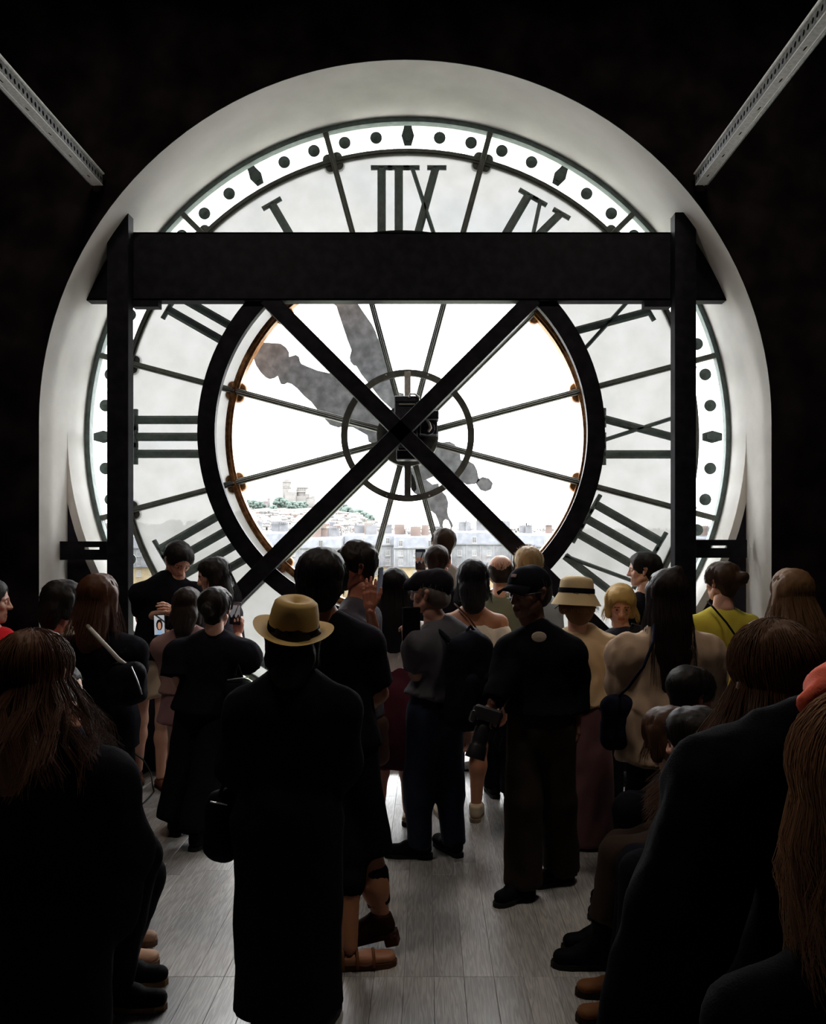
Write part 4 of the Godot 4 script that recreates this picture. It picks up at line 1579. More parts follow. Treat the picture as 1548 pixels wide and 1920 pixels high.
func person(s: Dictionary) -> Dictionary:
	var d: float = s.d
	var yaw := deg_to_rad(s.get("yaw", 180.0))
	var f := Vector3(sin(yaw), 0, cos(yaw))
	var l := Vector3(cos(yaw), 0, -sin(yaw))
	var hs: float = s.get("hs", 1.06)
	var hd := P(s.head[0], s.head[1], d + s.get("hdd", 0.0))
	var tall := hd.y + 0.115 * hs
	var w: float = s.get("w", 1.0)
	var sw: float = s.get("sw", 0.172) * w
	var cx: float = s.get("cx", s.head[0])
	var shc := P(cx, 0, d)
	shc.y = hd.y - s.get("drop", 0.238) * hs
	var hip: Vector3
	var seated: bool = s.has("seat")
	if s.has("hip"):
		hip = px3(s.hip, d)
	else:
		hip = P(s.get("hx", cx), 0, d)
		hip.y = tall * 0.515
	var base := Vector3(hip.x, 0, hip.z)
	var root := thing("person", s.label, "person", base)
	var o := {"root": root, "at": base, "f": f, "l": l, "head": hd, "shc": shc, "hip": hip, "d": d}
	var J := {}
	J.shL = shc + l * sw + Vector3(0, -0.042, 0)
	J.shR = shc - l * sw + Vector3(0, -0.042, 0)
	for e in [["L", 1.0], ["R", -1.0]]:
		var k: String = e[0]
		var sg: float = e[1]
		if s.has("a" + k):
			J["el" + k] = px3(s["a" + k][0], d)
			J["wr" + k] = px3(s["a" + k][1], d)
		else:
			J["el" + k] = J["sh" + k] + l * sg * 0.045 + Vector3(0, -0.17 * tall, 0) - f * 0.02
			J["wr" + k] = J["el" + k] + f * 0.06 + Vector3(0, -0.15 * tall, 0)
		J["hp" + k] = hip + l * sg * 0.082 * w
		if s.has("f" + k):
			var q: Array = s["f" + k]
			var g := P(q[0], 0, d + (q[1] if q.size() > 1 else 0.0))
			J["an" + k] = Vector3(g.x, 0.085 + (q[2] if q.size() > 2 else 0.0), g.z)
		else:
			J["an" + k] = Vector3(J["hp" + k].x, 0.085, J["hp" + k].z) + l * sg * 0.02
		if s.has("k" + k):
			J["kn" + k] = px3(s["k" + k], d)
		else:
			J["kn" + k] = (J["hp" + k] * 0.48 + J["an" + k] * 0.52) + f * 0.03
	o.J = J
	var chest := shc.lerp(hip, 0.25)
	var waist := shc.lerp(hip, 0.62)
	var nb := shc + Vector3(0, 0.035, 0)
	var body := []
	body.append([hd - Vector3(0, 0.10 * hs, 0) - f * 0.02, nb, 0.054 * hs, 0.060 * w])
	body.append([J.shL, J.shR, 0.050 * w, 0.050 * w])
	body.append([nb, J.shL, 0.048, 0.045 * w])
	body.append([nb, J.shR, 0.045, 0.045 * w])
	body.append([shc - Vector3(0, 0.07, 0), waist, 0.145 * w, 0.125 * w, 0.66])
	body.append([waist, hip, 0.125 * w, 0.150 * w, 0.70])
	for k in ["L", "R"]:
		body.append([J["sh" + k], J["el" + k], 0.048 * w, 0.038 * w])
		body.append([J["el" + k], J["wr" + k], 0.039 * w, 0.027])
		body.append([J["hp" + k], J["kn" + k], 0.082 * w, 0.054 * w])
		var calf: Vector3 = J["kn" + k].lerp(J["an" + k], 0.3) - f * 0.012
		body.append([J["kn" + k], calf, 0.052 * w, 0.054 * w])
		body.append([calf, J["an" + k], 0.054 * w, 0.036])
	# the body, with its head and hands, is one mesh
	var hT := Transform3D(Basis.from_euler(Vector3(deg_to_rad(s.get("hp", 0.0)), deg_to_rad(s.get("hy", s.get("yaw", 180.0))), deg_to_rad(s.get("hr", 0.0)))).scaled(Vector3.ONE * hs), hd)
	o.hT = hT
	var hands := []
	for e in [["L", 1.0], ["R", -1.0]]:
		var k: String = e[0]
		var pose := "relaxed"
		var dir: Vector3 = (J["wr" + k] - J["el" + k]).normalized()
		var pn: Vector3 = -l * e[1]
		if s.has("a" + k) and s["a" + k].size() > 2:
			pose = s["a" + k][2]
			if s["a" + k].size() > 3: dir = s["a" + k][3].normalized()
			if s["a" + k].size() > 4: pn = s["a" + k][4]
		var z := -(pn - dir * pn.dot(dir)).normalized()
		var B := Basis(dir.cross(z), dir, z)
		var T := Transform3D(B.scaled_local(Vector3.ONE * s.get("hand", 1.0)), J["wr" + k] + dir * 0.012)
		hands.append([pose + ("_left" if k == "L" else ""), T])
		o["hand" + k] = T
	var cell: float = s.get("cell", 0.02)
	later(func() -> MB:
		var m := blend(body, f, cell, 0.04)
		m.add(K.head, hT)
		for h in hands:
			m.add(K[h[0]], h[1])
		return m, func(m: MB) -> void: o.body = part("body", m, skin(s.get("skin", Color("c79a83"))), root, -base))
	# clothes
	if s.has("top"):
		var t: Dictionary = s.top
		var lo: float = t.get("lo", 0.02)
		var hem: float = t.get("hem", hip.y - 0.10)
		var q := []
		if t.get("neck", true):
			q.append([J.shL, J.shR, 0.048 * w + lo, 0.048 * w + lo])
		if t.get("neck", true):
			q.append([nb + Vector3(0, t.get("collar", -0.005), 0), J.shL, 0.052 + lo * 0.6, 0.048 * w + lo])
			q.append([nb + Vector3(0, t.get("collar", -0.005), 0), J.shR, 0.052 + lo * 0.6, 0.048 * w + lo])
		q.append([shc - Vector3(0, t.get("from", 0.07), 0), waist, 0.150 * w + lo, (0.132 * w + lo) * t.get("waist", 1.0), 0.68])
		var below: Vector3 = Vector3(hip.x, hem, hip.z) + f * t.get("swing", 0.0)
		var hemr: float = t.get("hem_r", 0.178 * w + lo)
		if hem < waist.y - 0.02:
			if hem < hip.y - 0.06:
				q.append([waist, hip, (0.132 * w + lo) * t.get("waist", 1.0), 0.166 * w + lo, 0.74])
				q.append([hip, below, 0.166 * w + lo, hemr, t.get("flat", 0.78), 0, false, true])
			else:
				q.append([waist, below, (0.132 * w + lo) * t.get("waist", 1.0), hemr, 0.72, 0, false, true])
		var sl: float = t.get("sl", 1.0)
		for k in ["L", "R"]:
			var ex: float = t.get("sleeve", 0.0)
			if sl > 0.0:
				q.append([J["sh" + k] if t.get("neck", true) else J["sh" + k].lerp(J["el" + k], 0.22), J["sh" + k].lerp(J["el" + k], minf(sl, 1.0)), 0.050 * w + lo, 0.044 * w + lo + ex * 0.6, 1.0, 0, false, sl < 1.0])
			if sl > 1.0:
				q.append([J["el" + k], J["el" + k].lerp(J["wr" + k], minf(sl - 1.0, 0.97)), 0.044 * w + lo + ex * 0.6, 0.032 + lo + ex, 1.0, 0, false, true])
		var am: float = t.get("amp", 0.010)
		later(func() -> MB: return blend(q, f, cell * 0.85, t.get("k", 0.035), am, 7.0, 0.6), func(m: MB) -> void: o.top = part(t.get("name", "shirt"), m, t.get("mat", cloth(t.c)), root, -base))
	if s.has("bot"):
		var t: Dictionary = s.bot
		var lo: float = t.get("lo", 0.015)
		var hem: float = t.get("hem", 0.06)
		var q := []
		if t.get("kind", "trousers") == "skirt":
			var wp := waist.lerp(hip, 0.3)
			q.append([wp, hip, 0.135 * w + lo, 0.160 * w + lo, 0.74])
			q.append([hip, Vector3(hip.x, hem, hip.z) + f * t.get("swing", 0.0) + l * t.get("side", 0.0), 0.160 * w + lo, t.get("hem_r", 0.2), t.get("flat", 0.8), 0, false, true])
		else:
			q.append([waist.lerp(hip, 0.4), hip, 0.130 * w + lo * 0.5, 0.150 * w + lo * 0.6, 0.72])
			for k in ["L", "R"]:
				var hp: Vector3 = J["hp" + k]
				var kn: Vector3 = J["kn" + k]
				var an: Vector3 = J["an" + k]
				if hem > kn.y and not seated:
					var u := clampf((hp.y - hem) / maxf(hp.y - kn.y, 0.01), 0.1, 1.0)
					q.append([hp, hp.lerp(kn, u), 0.080 * w + lo, (0.064 + t.get("wide", 0.0)) * w + lo, 1.0, 0, false, true])
				else:
					q.append([hp, kn, 0.080 * w + lo, 0.060 * w + lo + t.get("wide", 0.0) * 0.5])
					var u := clampf((kn.y - hem) / maxf(kn.y - an.y, 0.01), 0.1, 1.2)
					var calf: Vector3 = kn.lerp(an, 0.3) - f * 0.012
					q.append([kn, calf, 0.060 * w + lo, 0.060 * w + lo])
					q.append([kn, kn + (an - kn) * u, 0.060 * w + lo + t.get("wide", 0.0) * 0.5, 0.050 + lo + t.get("wide", 0.0), 1.0, 0, false, true])
		later(func() -> MB: return blend(q, f, cell * 0.85, 0.03, t.get("amp", 0.008), 8.0, 0.5), func(m: MB) -> void: o.bot = part(t.get("name", t.get("kind", "trousers")), m, t.get("mat", cloth(t.c)), root, -base))
	# hair
	if s.has("hair"):
		var h: Dictionary = s.hair
		later(func() -> MB: return hair_mesh(hT, h, int(s.head[0] * 7 + s.head[1])), func(m: MB) -> void: o.hair = part("hair", m, hairm(h.c), root, -base))
	# shoes
	if s.get("shoes", "sneaker") != "":
		var kind: String = s.get("shoes", "sneaker")
		for k in ["L", "R"]:
			var fy: float = yaw + deg_to_rad(10.0 if k == "L" else -10.0)
			var q: Array = s.get("f" + k, [])
			if q.size() > 3: fy = deg_to_rad(q[3])
			var pitch: float = deg_to_rad(q[4]) if q.size() > 4 else 0.0
			var T := Transform3D(Basis.from_euler(Vector3(pitch, fy, 0)), Vector3(J["an" + k].x, J["an" + k].y - 0.085, J["an" + k].z) - base)
			var sh := part("boot" if kind == "boot" else "shoe", shoe_mesh(kind), cloth(s.get("shoe_c", Color("1a1a1c")), 0.6, 0.0), root)
			sh.transform = T
			if kind != "boot" or true:
				part("sole", K.sole_mesh, cloth(s.get("sole_c", Color("201f20")), 0.7, 0.0), sh)
	return o

func shoe_mesh(kind: String) -> ArrayMesh:
	if not K.has("mesh_" + kind):
		K["mesh_" + kind] = K[kind].mesh()
	return K["mesh_" + kind]

func finish() -> void:
	var out := in_parallel(work)
	for i in out.size():
		then[i].call(out[i])
	work.clear()
	then.clear()

# ---------------------------------------------------------------- the visitors
func yy(py: float, d: float) -> float:
	return P(0, py, d).y

func striped(a: Color, b: Color, scale: float) -> StandardMaterial3D:
	var im := Image.create(8, 64, false, Image.FORMAT_RGB8)
	for y in 64:
		for x in 8:
			im.set_pixel(x, y, a if (y / 16) % 2 == 0 else b)
	var m := mk(Color.WHITE, 0.9, 0.0, 0.3)
	m.albedo_texture = ImageTexture.create_from_image(im)
	m.uv1_triplanar = true
	m.uv1_scale = Vector3.ONE * scale
	return m

func mottled(a: Color, b: Color, seed_: int, scale: float) -> StandardMaterial3D:
	var m := mk(Color.WHITE, 0.9, 0.0, 0.3)
	var t := noise_tex(seed_, 0.03, a, b, 256, 3)
	t.color_ramp.interpolation_mode = Gradient.GRADIENT_INTERPOLATE_CONSTANT
	m.albedo_texture = t
	m.uv1_triplanar = true
	m.uv1_scale = Vector3.ONE * scale
	return m

const BLACK := Color("15141a")
const NIGHT := Color("1b1b24")
const DARK_HAIR := Color("17110f")
const BROWN_HAIR := Color("3a2417")
const FAIR := Color("cf9f8a")
const TAN := Color("b98768")

func people() -> void:
	prototypes()
	K.sole_mesh = K.sole.mesh()
	at_the_window()
	in_the_middle()
	in_front()
	benches()
	finish()
	belongings()
	finish()

func at_the_window() -> void:
	person({"label": "young man in black polo and beige shorts, head bowed over his hands", "d": 6.15, "head": [334, 1052], "cx": 312, "hx": 286, "yaw": 30, "hy": 40, "hp": 34, "hr": -4, "drop": 0.185, "w": 1.02, "sw": 0.19,
		"aR": [[266, 1160, 0.0], [312, 1148, -0.22]], "aL": [[356, 1160, 0.0], [326, 1146, -0.22]], "fL": [302, -0.05], "fR": [258, 0.15], "skin": FAIR,
		"top": {"c": BLACK, "lo": 0.022, "sl": 0.75, "hem": yy(1232, 6.15), "collar": 0.02, "name": "polo_shirt"}, "bot": {"name": "shorts", "c": Color("c9b8a2"), "hem": yy(1306, 6.15), "wide": 0.02}, "hair": {"style": "short", "c": DARK_HAIR, "n": 220, "thick": 0.018}, "shoe_c": Color("5b3627"), "sole_c": Color("2b1d18"), "shoes": "slipon"})
	person({"label": "woman with long straight black hair looking left, beside the young man in the polo", "d": 6.0, "head": [400, 1080], "cx": 404, "yaw": -120, "hy": -80, "hp": 12, "skin": FAIR,
		"top": {"c": Color("2a2830"), "sl": 0.8}, "bot": {"c": BLACK}, "hair": {"style": "long", "len": 0.26, "c": DARK_HAIR, "n": 260, "spread": 0.03}})
	person({"label": "tall man with short brown hair, his head the highest, under the clock hands", "d": 6.3, "head": [831, 1021], "yaw": 180, "hy": 200, "skin": FAIR, "hs": 0.98,
		"top": {"c": Color("8d8a88"), "sl": 0.8}, "bot": {"c": BLACK}, "hair": {"style": "short", "c": Color("38291f"), "n": 160}})
	var a := person({"label": "man with short dark hair raising a phone at the window, just below the tallest man", "d": 5.75, "head": [820, 1056], "yaw": 180, "hy": 172, "skin": FAIR, "hs": 0.98,
		"aL": [[782, 1120, 0.1], [789, 1076, 0.28], "grip", Vector3(0, 1, -0.1), Vector3(0, 0, 1)],
		"top": {"c": BLACK, "sl": 0.8}, "bot": {"c": BLACK}, "hair": {"style": "short", "c": Color("2a1c16"), "n": 160}})
	K.phone_a = a
	person({"label": "balding man in an olive shirt seen from behind at the window", "d": 5.9, "head": [938, 1072], "sw": 0.155, "yaw": 178, "skin": FAIR, "fL": [926, 0.0], "fR": [955, -0.1],
		"top": {"c": Color("6f735f"), "sl": 0.8, "lo": 0.03, "hem": 0.86}, "bot": {"c": BLACK, "lo": 0.02}, "hair": {"style": "bald", "c": Color("2a211c"), "n": 160}})
	person({"label": "fair-haired man in a pale shirt half hidden behind the man in the dark cap", "d": 6.22, "hs": 1.16, "sw": 0.15, "w": 0.92, "head": [990, 1062], "cx": 1002, "yaw": 180, "skin": FAIR,
		"top": {"c": Color("9aa3ad"), "sl": 0.8}, "bot": {"c": NIGHT}, "hair": {"style": "messy", "c": Color("8a7350"), "n": 240, "thick": 0.016}})
	person({"label": "blonde woman with a bob facing the viewer, eyes down, patterned scarf over dark jacket", "d": 5.85, "head": [1163, 1134], "cx": 1168, "yaw": 0, "hy": -8, "hp": 20, "skin": Color("c98f78"),
		"aR": [[1138, 1240, 0.0], [1176, 1222, -0.22], "grip", Vector3(0.3, 1, 0.4), Vector3(0, 0, -1)], "fL": [1192, 0.0], "fR": [1150, -0.15], "shoe_c": Color("18171a"), "shoes": "slipon",
		"top": {"c": Color("20202a"), "sl": 1.95, "lo": 0.025, "hem": 0.72, "name": "jacket"}, "bot": {"c": BLACK}, "hair": {"style": "bob", "len": 0.10, "side_len": 0.10, "side": 1.0, "spread": 0.035, "c": Color("b39258"), "n": 420, "thick": 0.018}})
	person({"label": "man in glasses and black shirt, profile to the left, by the right post", "d": 6.2, "head": [1206, 1070], "yaw": -130, "hy": -105, "skin": FAIR,
		"top": {"c": BLACK, "sl": 0.8}, "bot": {"c": BLACK}, "hair": {"style": "short", "c": DARK_HAIR, "n": 180, "thick": 0.016}})

func in_the_middle() -> void:
	person({"label": "person with brown bob and mauve sleeves holding a phone before the polo man", "d": 5.6, "head": [352, 1136], "cx": 354, "yaw": 178, "hs": 1.0,
		"aL": [[322, 1262, 0.05], [312, 1212, 0.3], "grip", Vector3(-0.12, 1, -0.1), Vector3(0.1, 0, 1)], "skin": FAIR,
		"top": {"c": Color("8d6d6a"), "sl": 1.95, "lo": 0.03, "hem": 0.8}, "bot": {"kind": "skirt", "c": Color("8a686c"), "hem": yy(1352, 5.6), "hem_r": 0.22}, "hair": {"style": "bob", "len": 0.13, "side_len": 0.13, "spread": 0.03, "side": 1.0, "c": Color("241812"), "n": 260}})
	person({"label": "woman in wide black trousers, hair tied back, phone raised, left of straw hat", "d": 5.2, "head": [405, 1142], "cx": 398, "hx": 388, "yaw": 172, "w": 1.05, "sw": 0.19,
		"aR": [[458, 1240, 0.0], [446, 1190, 0.3], "grip", Vector3(0, 1, -0.1), Vector3(0, 0, 1)], "aL": [[338, 1270, 0.0], [345, 1330, 0.1]], "fL": [330, -0.05, 0.0, 200], "fR": [372, -0.3],
		"skin": FAIR, "top": {"c": BLACK, "sl": 0.95, "lo": 0.05, "sleeve": 0.05, "hem": 0.75}, "bot": {"c": BLACK, "hem": 0.08, "lo": 0.03, "wide": 0.045}, "hair": {"style": "short", "c": DARK_HAIR, "n": 220, "thick": 0.016, "bun": 0.035, "bun_at": Vector3(0, 0.0, -0.125)}})
	person({"label": "person with a black bob and striped top at the left, beside the long-haired woman", "d": 4.9, "head": [120, 1130], "cx": 116, "yaw": 165, "hy": 140, "skin": FAIR,
		"top": {"mat": striped(Color("17161a"), Color("a39b88"), 5.5), "c": BLACK, "sl": 0.95, "lo": 0.03}, "bot": {"c": BLACK}, "hair": {"style": "bob", "len": 0.09, "side_len": 0.09, "spread": 0.03, "side": 1.0, "c": DARK_HAIR, "n": 300}})
	person({"label": "woman at left with long brown hair, black jacket and pale bag strap", "d": 4.5, "head": [186, 1122], "cx": 190, "hx": 192, "yaw": 172, "w": 1.0, "sw": 0.178,
		"aR": [[250, 1250, 0.05], [232, 1320, 0.15]], "skin": FAIR, "top": {"c": BLACK, "sl": 1.95, "lo": 0.028, "hem": 0.70, "name": "jacket"}, "bot": {"c": BLACK}, "hair": {"style": "long", "len": 0.22, "c": Color("4a2a17"), "n": 420, "spread": 0.05, "side": 1.1}})
	person({"label": "person in a bright red shirt with dark tied hair, cut off by the left edge", "d": 4.6, "head": [-22, 1130], "cx": -4, "yaw": 165, "hy": 120, "skin": FAIR,
		"top": {"c": Color("d2202c"), "sl": 0.9, "lo": 0.03}, "bot": {"c": NIGHT}, "hair": {"style": "short", "c": DARK_HAIR, "n": 160, "bun": 0.03, "bun_at": Vector3(0.02, -0.01, -0.125)}})
	person({"label": "curly-haired man in profile raising an open palm behind the tall dark head", "d": 4.7, "head": [666, 1066], "cx": 668, "yaw": -110, "hy": -72, "hp": 6, "skin": Color("b5755f"), "hand": 1.0,
		"aL": [[704, 1200, -0.15], [694, 1146, -0.35], "open", Vector3(-0.05, 1, 0.05), Vector3(0.1, 0, -1)],
		"top": {"c": Color("39343c"), "sl": 0.8}, "bot": {"c": NIGHT}, "hair": {"style": "curly", "c": Color("1d1411"), "n": 300, "thick": 0.014}})
	person({"label": "woman with waist-long black hair, white top and maroon skirt", "d": 5.3, "head": [738, 1104], "cx": 740, "yaw": 183, "aL": [[700, 1230, 0.0], [716, 1270, 0.15]], "aR": [[776, 1230, 0.0], [764, 1270, 0.15]], "fL": [711, 0.0], "fR": [765, 0.03], "skin": Color("b57f6c"), "shoes": "slipon", "shoe_c": Color("a08f7c"), "sole_c": Color("241d1a"),
		"top": {"c": Color("dcd8d6"), "sl": 0.9, "lo": 0.02, "hem": yy(1258, 5.3)}, "bot": {"kind": "skirt", "c": Color("4d1f2f"), "hem": yy(1432, 5.3), "hem_r": 0.22}, "hair": {"style": "long", "len": 0.33, "c": Color("120e10"), "n": 360, "spread": 0.05}})
	person({"label": "woman with black side tails and off-shoulder cream dress baring a tanned back", "d": 5.4, "head": [886, 1088], "cx": 886, "yaw": 180, "fL": [832, 0.0], "fR": [892, 0.0], "hx": 880, "skin": Color("b07a5e"), "shoes": "sneaker", "shoe_c": Color("c4b39c"), "sole_c": Color("8a7a68"), "drop": 0.225,
		"top": {"c": Color("d8cfc4"), "neck": false, "from": 0.15, "sl": 1.2, "lo": 0.022, "sleeve": 0.035, "hem": yy(1356, 5.4), "hem_r": 0.20, "name": "dress", "k": 0.02}, "hair": {"style": "bob", "len": 0.14, "side_len": 0.15, "spread": 0.03, "side": 1.0, "c": Color("121016"), "n": 300, "thick": 0.016}})
	K.flat_cap = person({"label": "man in a flat cap with glasses and backpack, profile left, blue jeans", "d": 4.8, "head": [806, 1114], "cx": 832, "hx": 818, "yaw": -140, "hy": -112, "hp": -4, "skin": Color("b08472"), "w": 1.08, "sw": 0.185,
		"aL": [[782, 1262, -0.1], [764, 1212, -0.1], "grip", Vector3(0, 1, 0), Vector3(-0.6, 0, -1)], "fL": [786, -0.05, 0.0, -95], "fR": [850, 0.0, 0.0, -150], "shoe_c": Color("16151a"),
		"top": {"c": Color("4a4850"), "sl": 0.85, "lo": 0.03, "collar": 0.02, "hem": yy(1305, 4.8), "name": "polo_shirt"}, "bot": {"c": Color("1d2438"), "lo": 0.02, "name": "jeans"}, "hair": {"style": "bald", "c": Color("5c5550"), "n": 24}})
	K.cap_man = person({"label": "man in a dark baseball cap walking towards the viewer, black jacket with a pale badge", "d": 4.3, "head": [990, 1112], "cx": 1012, "hx": 1015, "yaw": -12, "hy": -48, "hp": 4, "hs": 1.12, "skin": Color("7d5646"), "w": 0.98, "sw": 0.158,
		"aR": [[946, 1262, -0.03], [922, 1318, -0.15], "grip", Vector3(-0.2, -1, 0.1), Vector3(0.3, 0, 1)], "aL": [[1078, 1268, 0.05], [1082, 1340, 0.0]], "fR": [980, -0.08, 0.0, -50], "fL": [1052, 0.12, 0.0, -60], "kR": [980, 1505, -0.06], "kL": [1046, 1500, 0.03], "shoe_c": Color("121114"), "shoes": "boot",
		"top": {"c": Color("141318"), "sl": 1.95, "lo": 0.03, "collar": 0.03, "hem": yy(1335, 4.3), "name": "jacket"}, "bot": {"mat": mottled(Color("2e251e"), Color("3d342a"), 51, 6.0), "c": BLACK, "lo": 0.022, "wide": 0.028}, "hair": {"style": "bald", "c": Color("3a332e"), "n": 60}})
	K.bucket = person({"label": "woman in a beige bucket hat, cream jacket and long mauve skirt, seen from behind", "d": 4.95, "head": [1080, 1130], "cx": 1088, "yaw": 182, "skin": FAIR, "fL": [1066, 0.0], "fR": [1104, 0.05], "w": 1.05, "sw": 0.17, "shoe_c": Color("d9d4cf"), "sole_c": Color("d9d4cf"),
		"aR": [[1128, 1244, 0.0], [1118, 1300, 0.1]], "top": {"c": Color("c2a883"), "sl": 1.9, "lo": 0.04, "sleeve": 0.02, "hem": yy(1318, 4.95), "name": "jacket", "amp": 0.02}, "bot": {"kind": "skirt", "c": Color("6d4b4f"), "hem": yy(1578, 4.95), "hem_r": 0.17, "side": -0.04}, "hair": {"style": "bob", "len": 0.05, "side_len": 0.06, "c": Color("6b4f33"), "n": 120, "thick": 0.002}})
	person({"label": "woman with very long dark hair and a scrunchie, oversized beige shirt, dark shoulder strap", "d": 4.45, "hs": 1.14, "head": [1250, 1118], "cx": 1250, "hx": 1240, "yaw": 180, "hp": 6, "w": 1.1, "sw": 0.195, "skin": FAIR,
		"aL": [[1174, 1285, 0.1], [1196, 1345, 0.3]], "aR": [[1325, 1275, 0.1], [1305, 1340, 0.3]],
		"top": {"c": Color("b49a84"), "sl": 1.9, "lo": 0.045, "sleeve": 0.02, "hem": yy(1425, 4.45), "hem_r": 0.25, "amp": 0.022}, "bot": {"c": Color("191b28")}, "hair": {"style": "long", "len": 0.46, "c": Color("1f130f"), "n": 420, "spread": 0.04, "side": 0.5, "side_len": 0.14, "bun": 0.032, "bun_at": Vector3(-0.03, 0.10, -0.06)}})
	person({"label": "woman in a yellow-green top with pinned-up hair and a thin black cross strap", "d": 5.2, "head": [1352, 1093], "cx": 1353, "yaw": 176, "hy": -150, "skin": FAIR, "hs": 1.0, "sw": 0.165,
		"top": {"c": Color("b5a83c"), "sl": 1.95, "lo": 0.022, "hem": 0.8}, "bot": {"c": NIGHT}, "hair": {"style": "short", "c": Color("3a281a"), "n": 400, "thick": 0.018, "bun": 0.04, "bun_at": Vector3(-0.02, 0.03, -0.135)}})
	person({"label": "woman with long light brown hair and dark jacket at the right wall", "d": 4.4, "head": [1482, 1114], "cx": 1478, "yaw": 190, "skin": FAIR, "w": 1.05,
		"top": {"c": Color("2c2530"), "sl": 1.95, "lo": 0.035, "name": "jacket"}, "bot": {"c": BLACK}, "hair": {"style": "long", "len": 0.30, "c": Color("6b4d33"), "n": 520, "spread": 0.07, "wave": 0.006, "side": 1.0}})

func in_front() -> void:
	K.fedora = person({"label": "person in straw fedora and ankle-length black coat seen from behind", "d": 3.05, "drop": 0.21, "head": [550, 1206], "cx": 548, "hx": 540, "yaw": 180, "hs": 1.0, "w": 1.0, "sw": 0.165, "hand": 0.95, "skin": TAN, "shoes": "slipon",
		"aL": [[452, 1430, 0.05], [505, 1500, 0.3]], "aR": [[632, 1430, 0.05], [590, 1500, 0.3]], "fL": [490, 0.0], "fR": [600, 0.0],
		"top": {"c": Color("17161c"), "sl": 1.9, "lo": 0.035, "sleeve": 0.02, "hem": 0.10, "hem_r": 0.20, "flat": 0.8, "collar": 0.045, "name": "coat"}, "hair": {"style": "bob", "len": 0.09, "side_len": 0.08, "spread": 0.02, "side": 1.0, "thick": 0.004, "c": DARK_HAIR, "n": 200}})
	K.tall = person({"label": "tall dark-haired person in black T-shirt and knee-length shorts, right of the straw hat", "d": 3.75, "head": [604, 1092], "cx": 622, "hx": 632, "yaw": 176, "hs": 1.16, "w": 1.0, "sw": 0.160, "drop": 0.205, "skin": Color("a06b4e"), "shoes": "",
		"aR": [[710, 1300, 0.05], [672, 1346, 0.22]], "aL": [[560, 1300, 0.1], [600, 1340, 0.3]], "fR": [716, -0.1, 0.06], "fL": [655, -0.24, 0.0], "kR": [700, 1640, -0.05], "kL": [653, 1600, -0.08],
		"top": {"c": Color("19171f"), "sl": 0.85, "lo": 0.03, "sleeve": 0.01, "hem": yy(1400, 3.75), "name": "T_shirt"}, "bot": {"name": "shorts", "c": Color("121218"), "hem": yy(1597, 3.75), "lo": 0.016, "wide": 0.018}, "hair": {"style": "bob", "len": 0.05, "side_len": 0.03, "spread": 0.0, "side": 0.6, "c": Color("140f10"), "n": 420, "thick": 0.020}})
	K.wavy = person({"label": "woman with tousled light-tipped brown hair and dark coat, nearest at the left edge", "d": 2.3, "head": [66, 1266], "cx": 55, "hx": 60, "yaw": 172, "hs": 1.05, "w": 1.1, "sw": 0.19, "skin": FAIR, "cell": 0.018,
		"aR": [[222, 1600, 0.0], [205, 1740, 0.1]], "top": {"c": Color("15141a"), "sl": 1.95, "lo": 0.04, "hem": 0.45, "hem_r": 0.22, "name": "coat"}, "bot": {"c": NIGHT}, "hair": {"style": "long", "len": 0.25, "c": Color("5c3b27"), "n": 1500, "r": 0.0014, "spread": 0.13, "wave": 0.016, "side": 1.1, "thick": 0.004, "fly": 0.16, "cell": 0.009}})
	K.bighair = person({"label": "woman with a mass of long brown hair sweeping left, at lower right", "d": 1.95, "head": [1455, 1266], "cx": 1470, "yaw": 176, "hy": 186, "hr": -8, "w": 1.0, "skin": FAIR, "cell": 0.018,
		"top": {"c": BLACK, "sl": 1.95, "lo": 0.03, "hem": 0.6, "name": "jacket"}, "bot": {"c": BLACK}, "hair": {"style": "long", "len": 0.30, "c": Color("5a3c26"), "n": 2700, "r": 0.0013, "spread": 0.11, "wave": 0.008, "side": 1.15, "thick": 0.008, "fly": 0.15, "sweep": Vector3(-0.10, 0, 0), "wide": 0.07, "side_len": 0.16, "cell": 0.009}})
	K.jacket = person({"label": "broad person in a dark jacket filling the lower right, head beyond the picture's edge", "d": 1.5, "head": [1690, 1180], "drop": 0.248, "cx": 1668, "hx": 1615, "yaw": 170, "w": 1.25, "sw": 0.235, "skin": FAIR, "cell": 0.018,
		"aL": [[1280, 1712, 0.0], [1195, 1975, 0.05]], "top": {"c": Color("0b0a0f"), "sl": 1.97, "lo": 0.035, "sleeve": 0.02, "hem": 0.80, "hem_r": 0.38, "collar": 0.11, "name": "jacket", "amp": 0.016}, "bot": {"c": BLACK}, "hair": {"style": "short", "c": DARK_HAIR, "n": 100}})
	K.near = person({"label": "person with loose light brown hair nearest the viewer, lower right corner", "d": 1.02, "head": [1645, 1490], "cx": 1670, "yaw": 180, "skin": FAIR, "cell": 0.018, "w": 0.9,
		"top": {"c": Color("08080a"), "sl": 0.9, "lo": 0.02, "hem": 0.6}, "bot": {"c": BLACK}, "hair": {"style": "long", "len": 0.27, "c": Color("8f6849"), "n": 1900, "r": 0.0010, "spread": 0.045, "wave": 0.012, "side": 1.0, "thick": 0.006, "fly": 0.17, "sweep": Vector3(0.055, 0, 0), "cell": 0.008}})

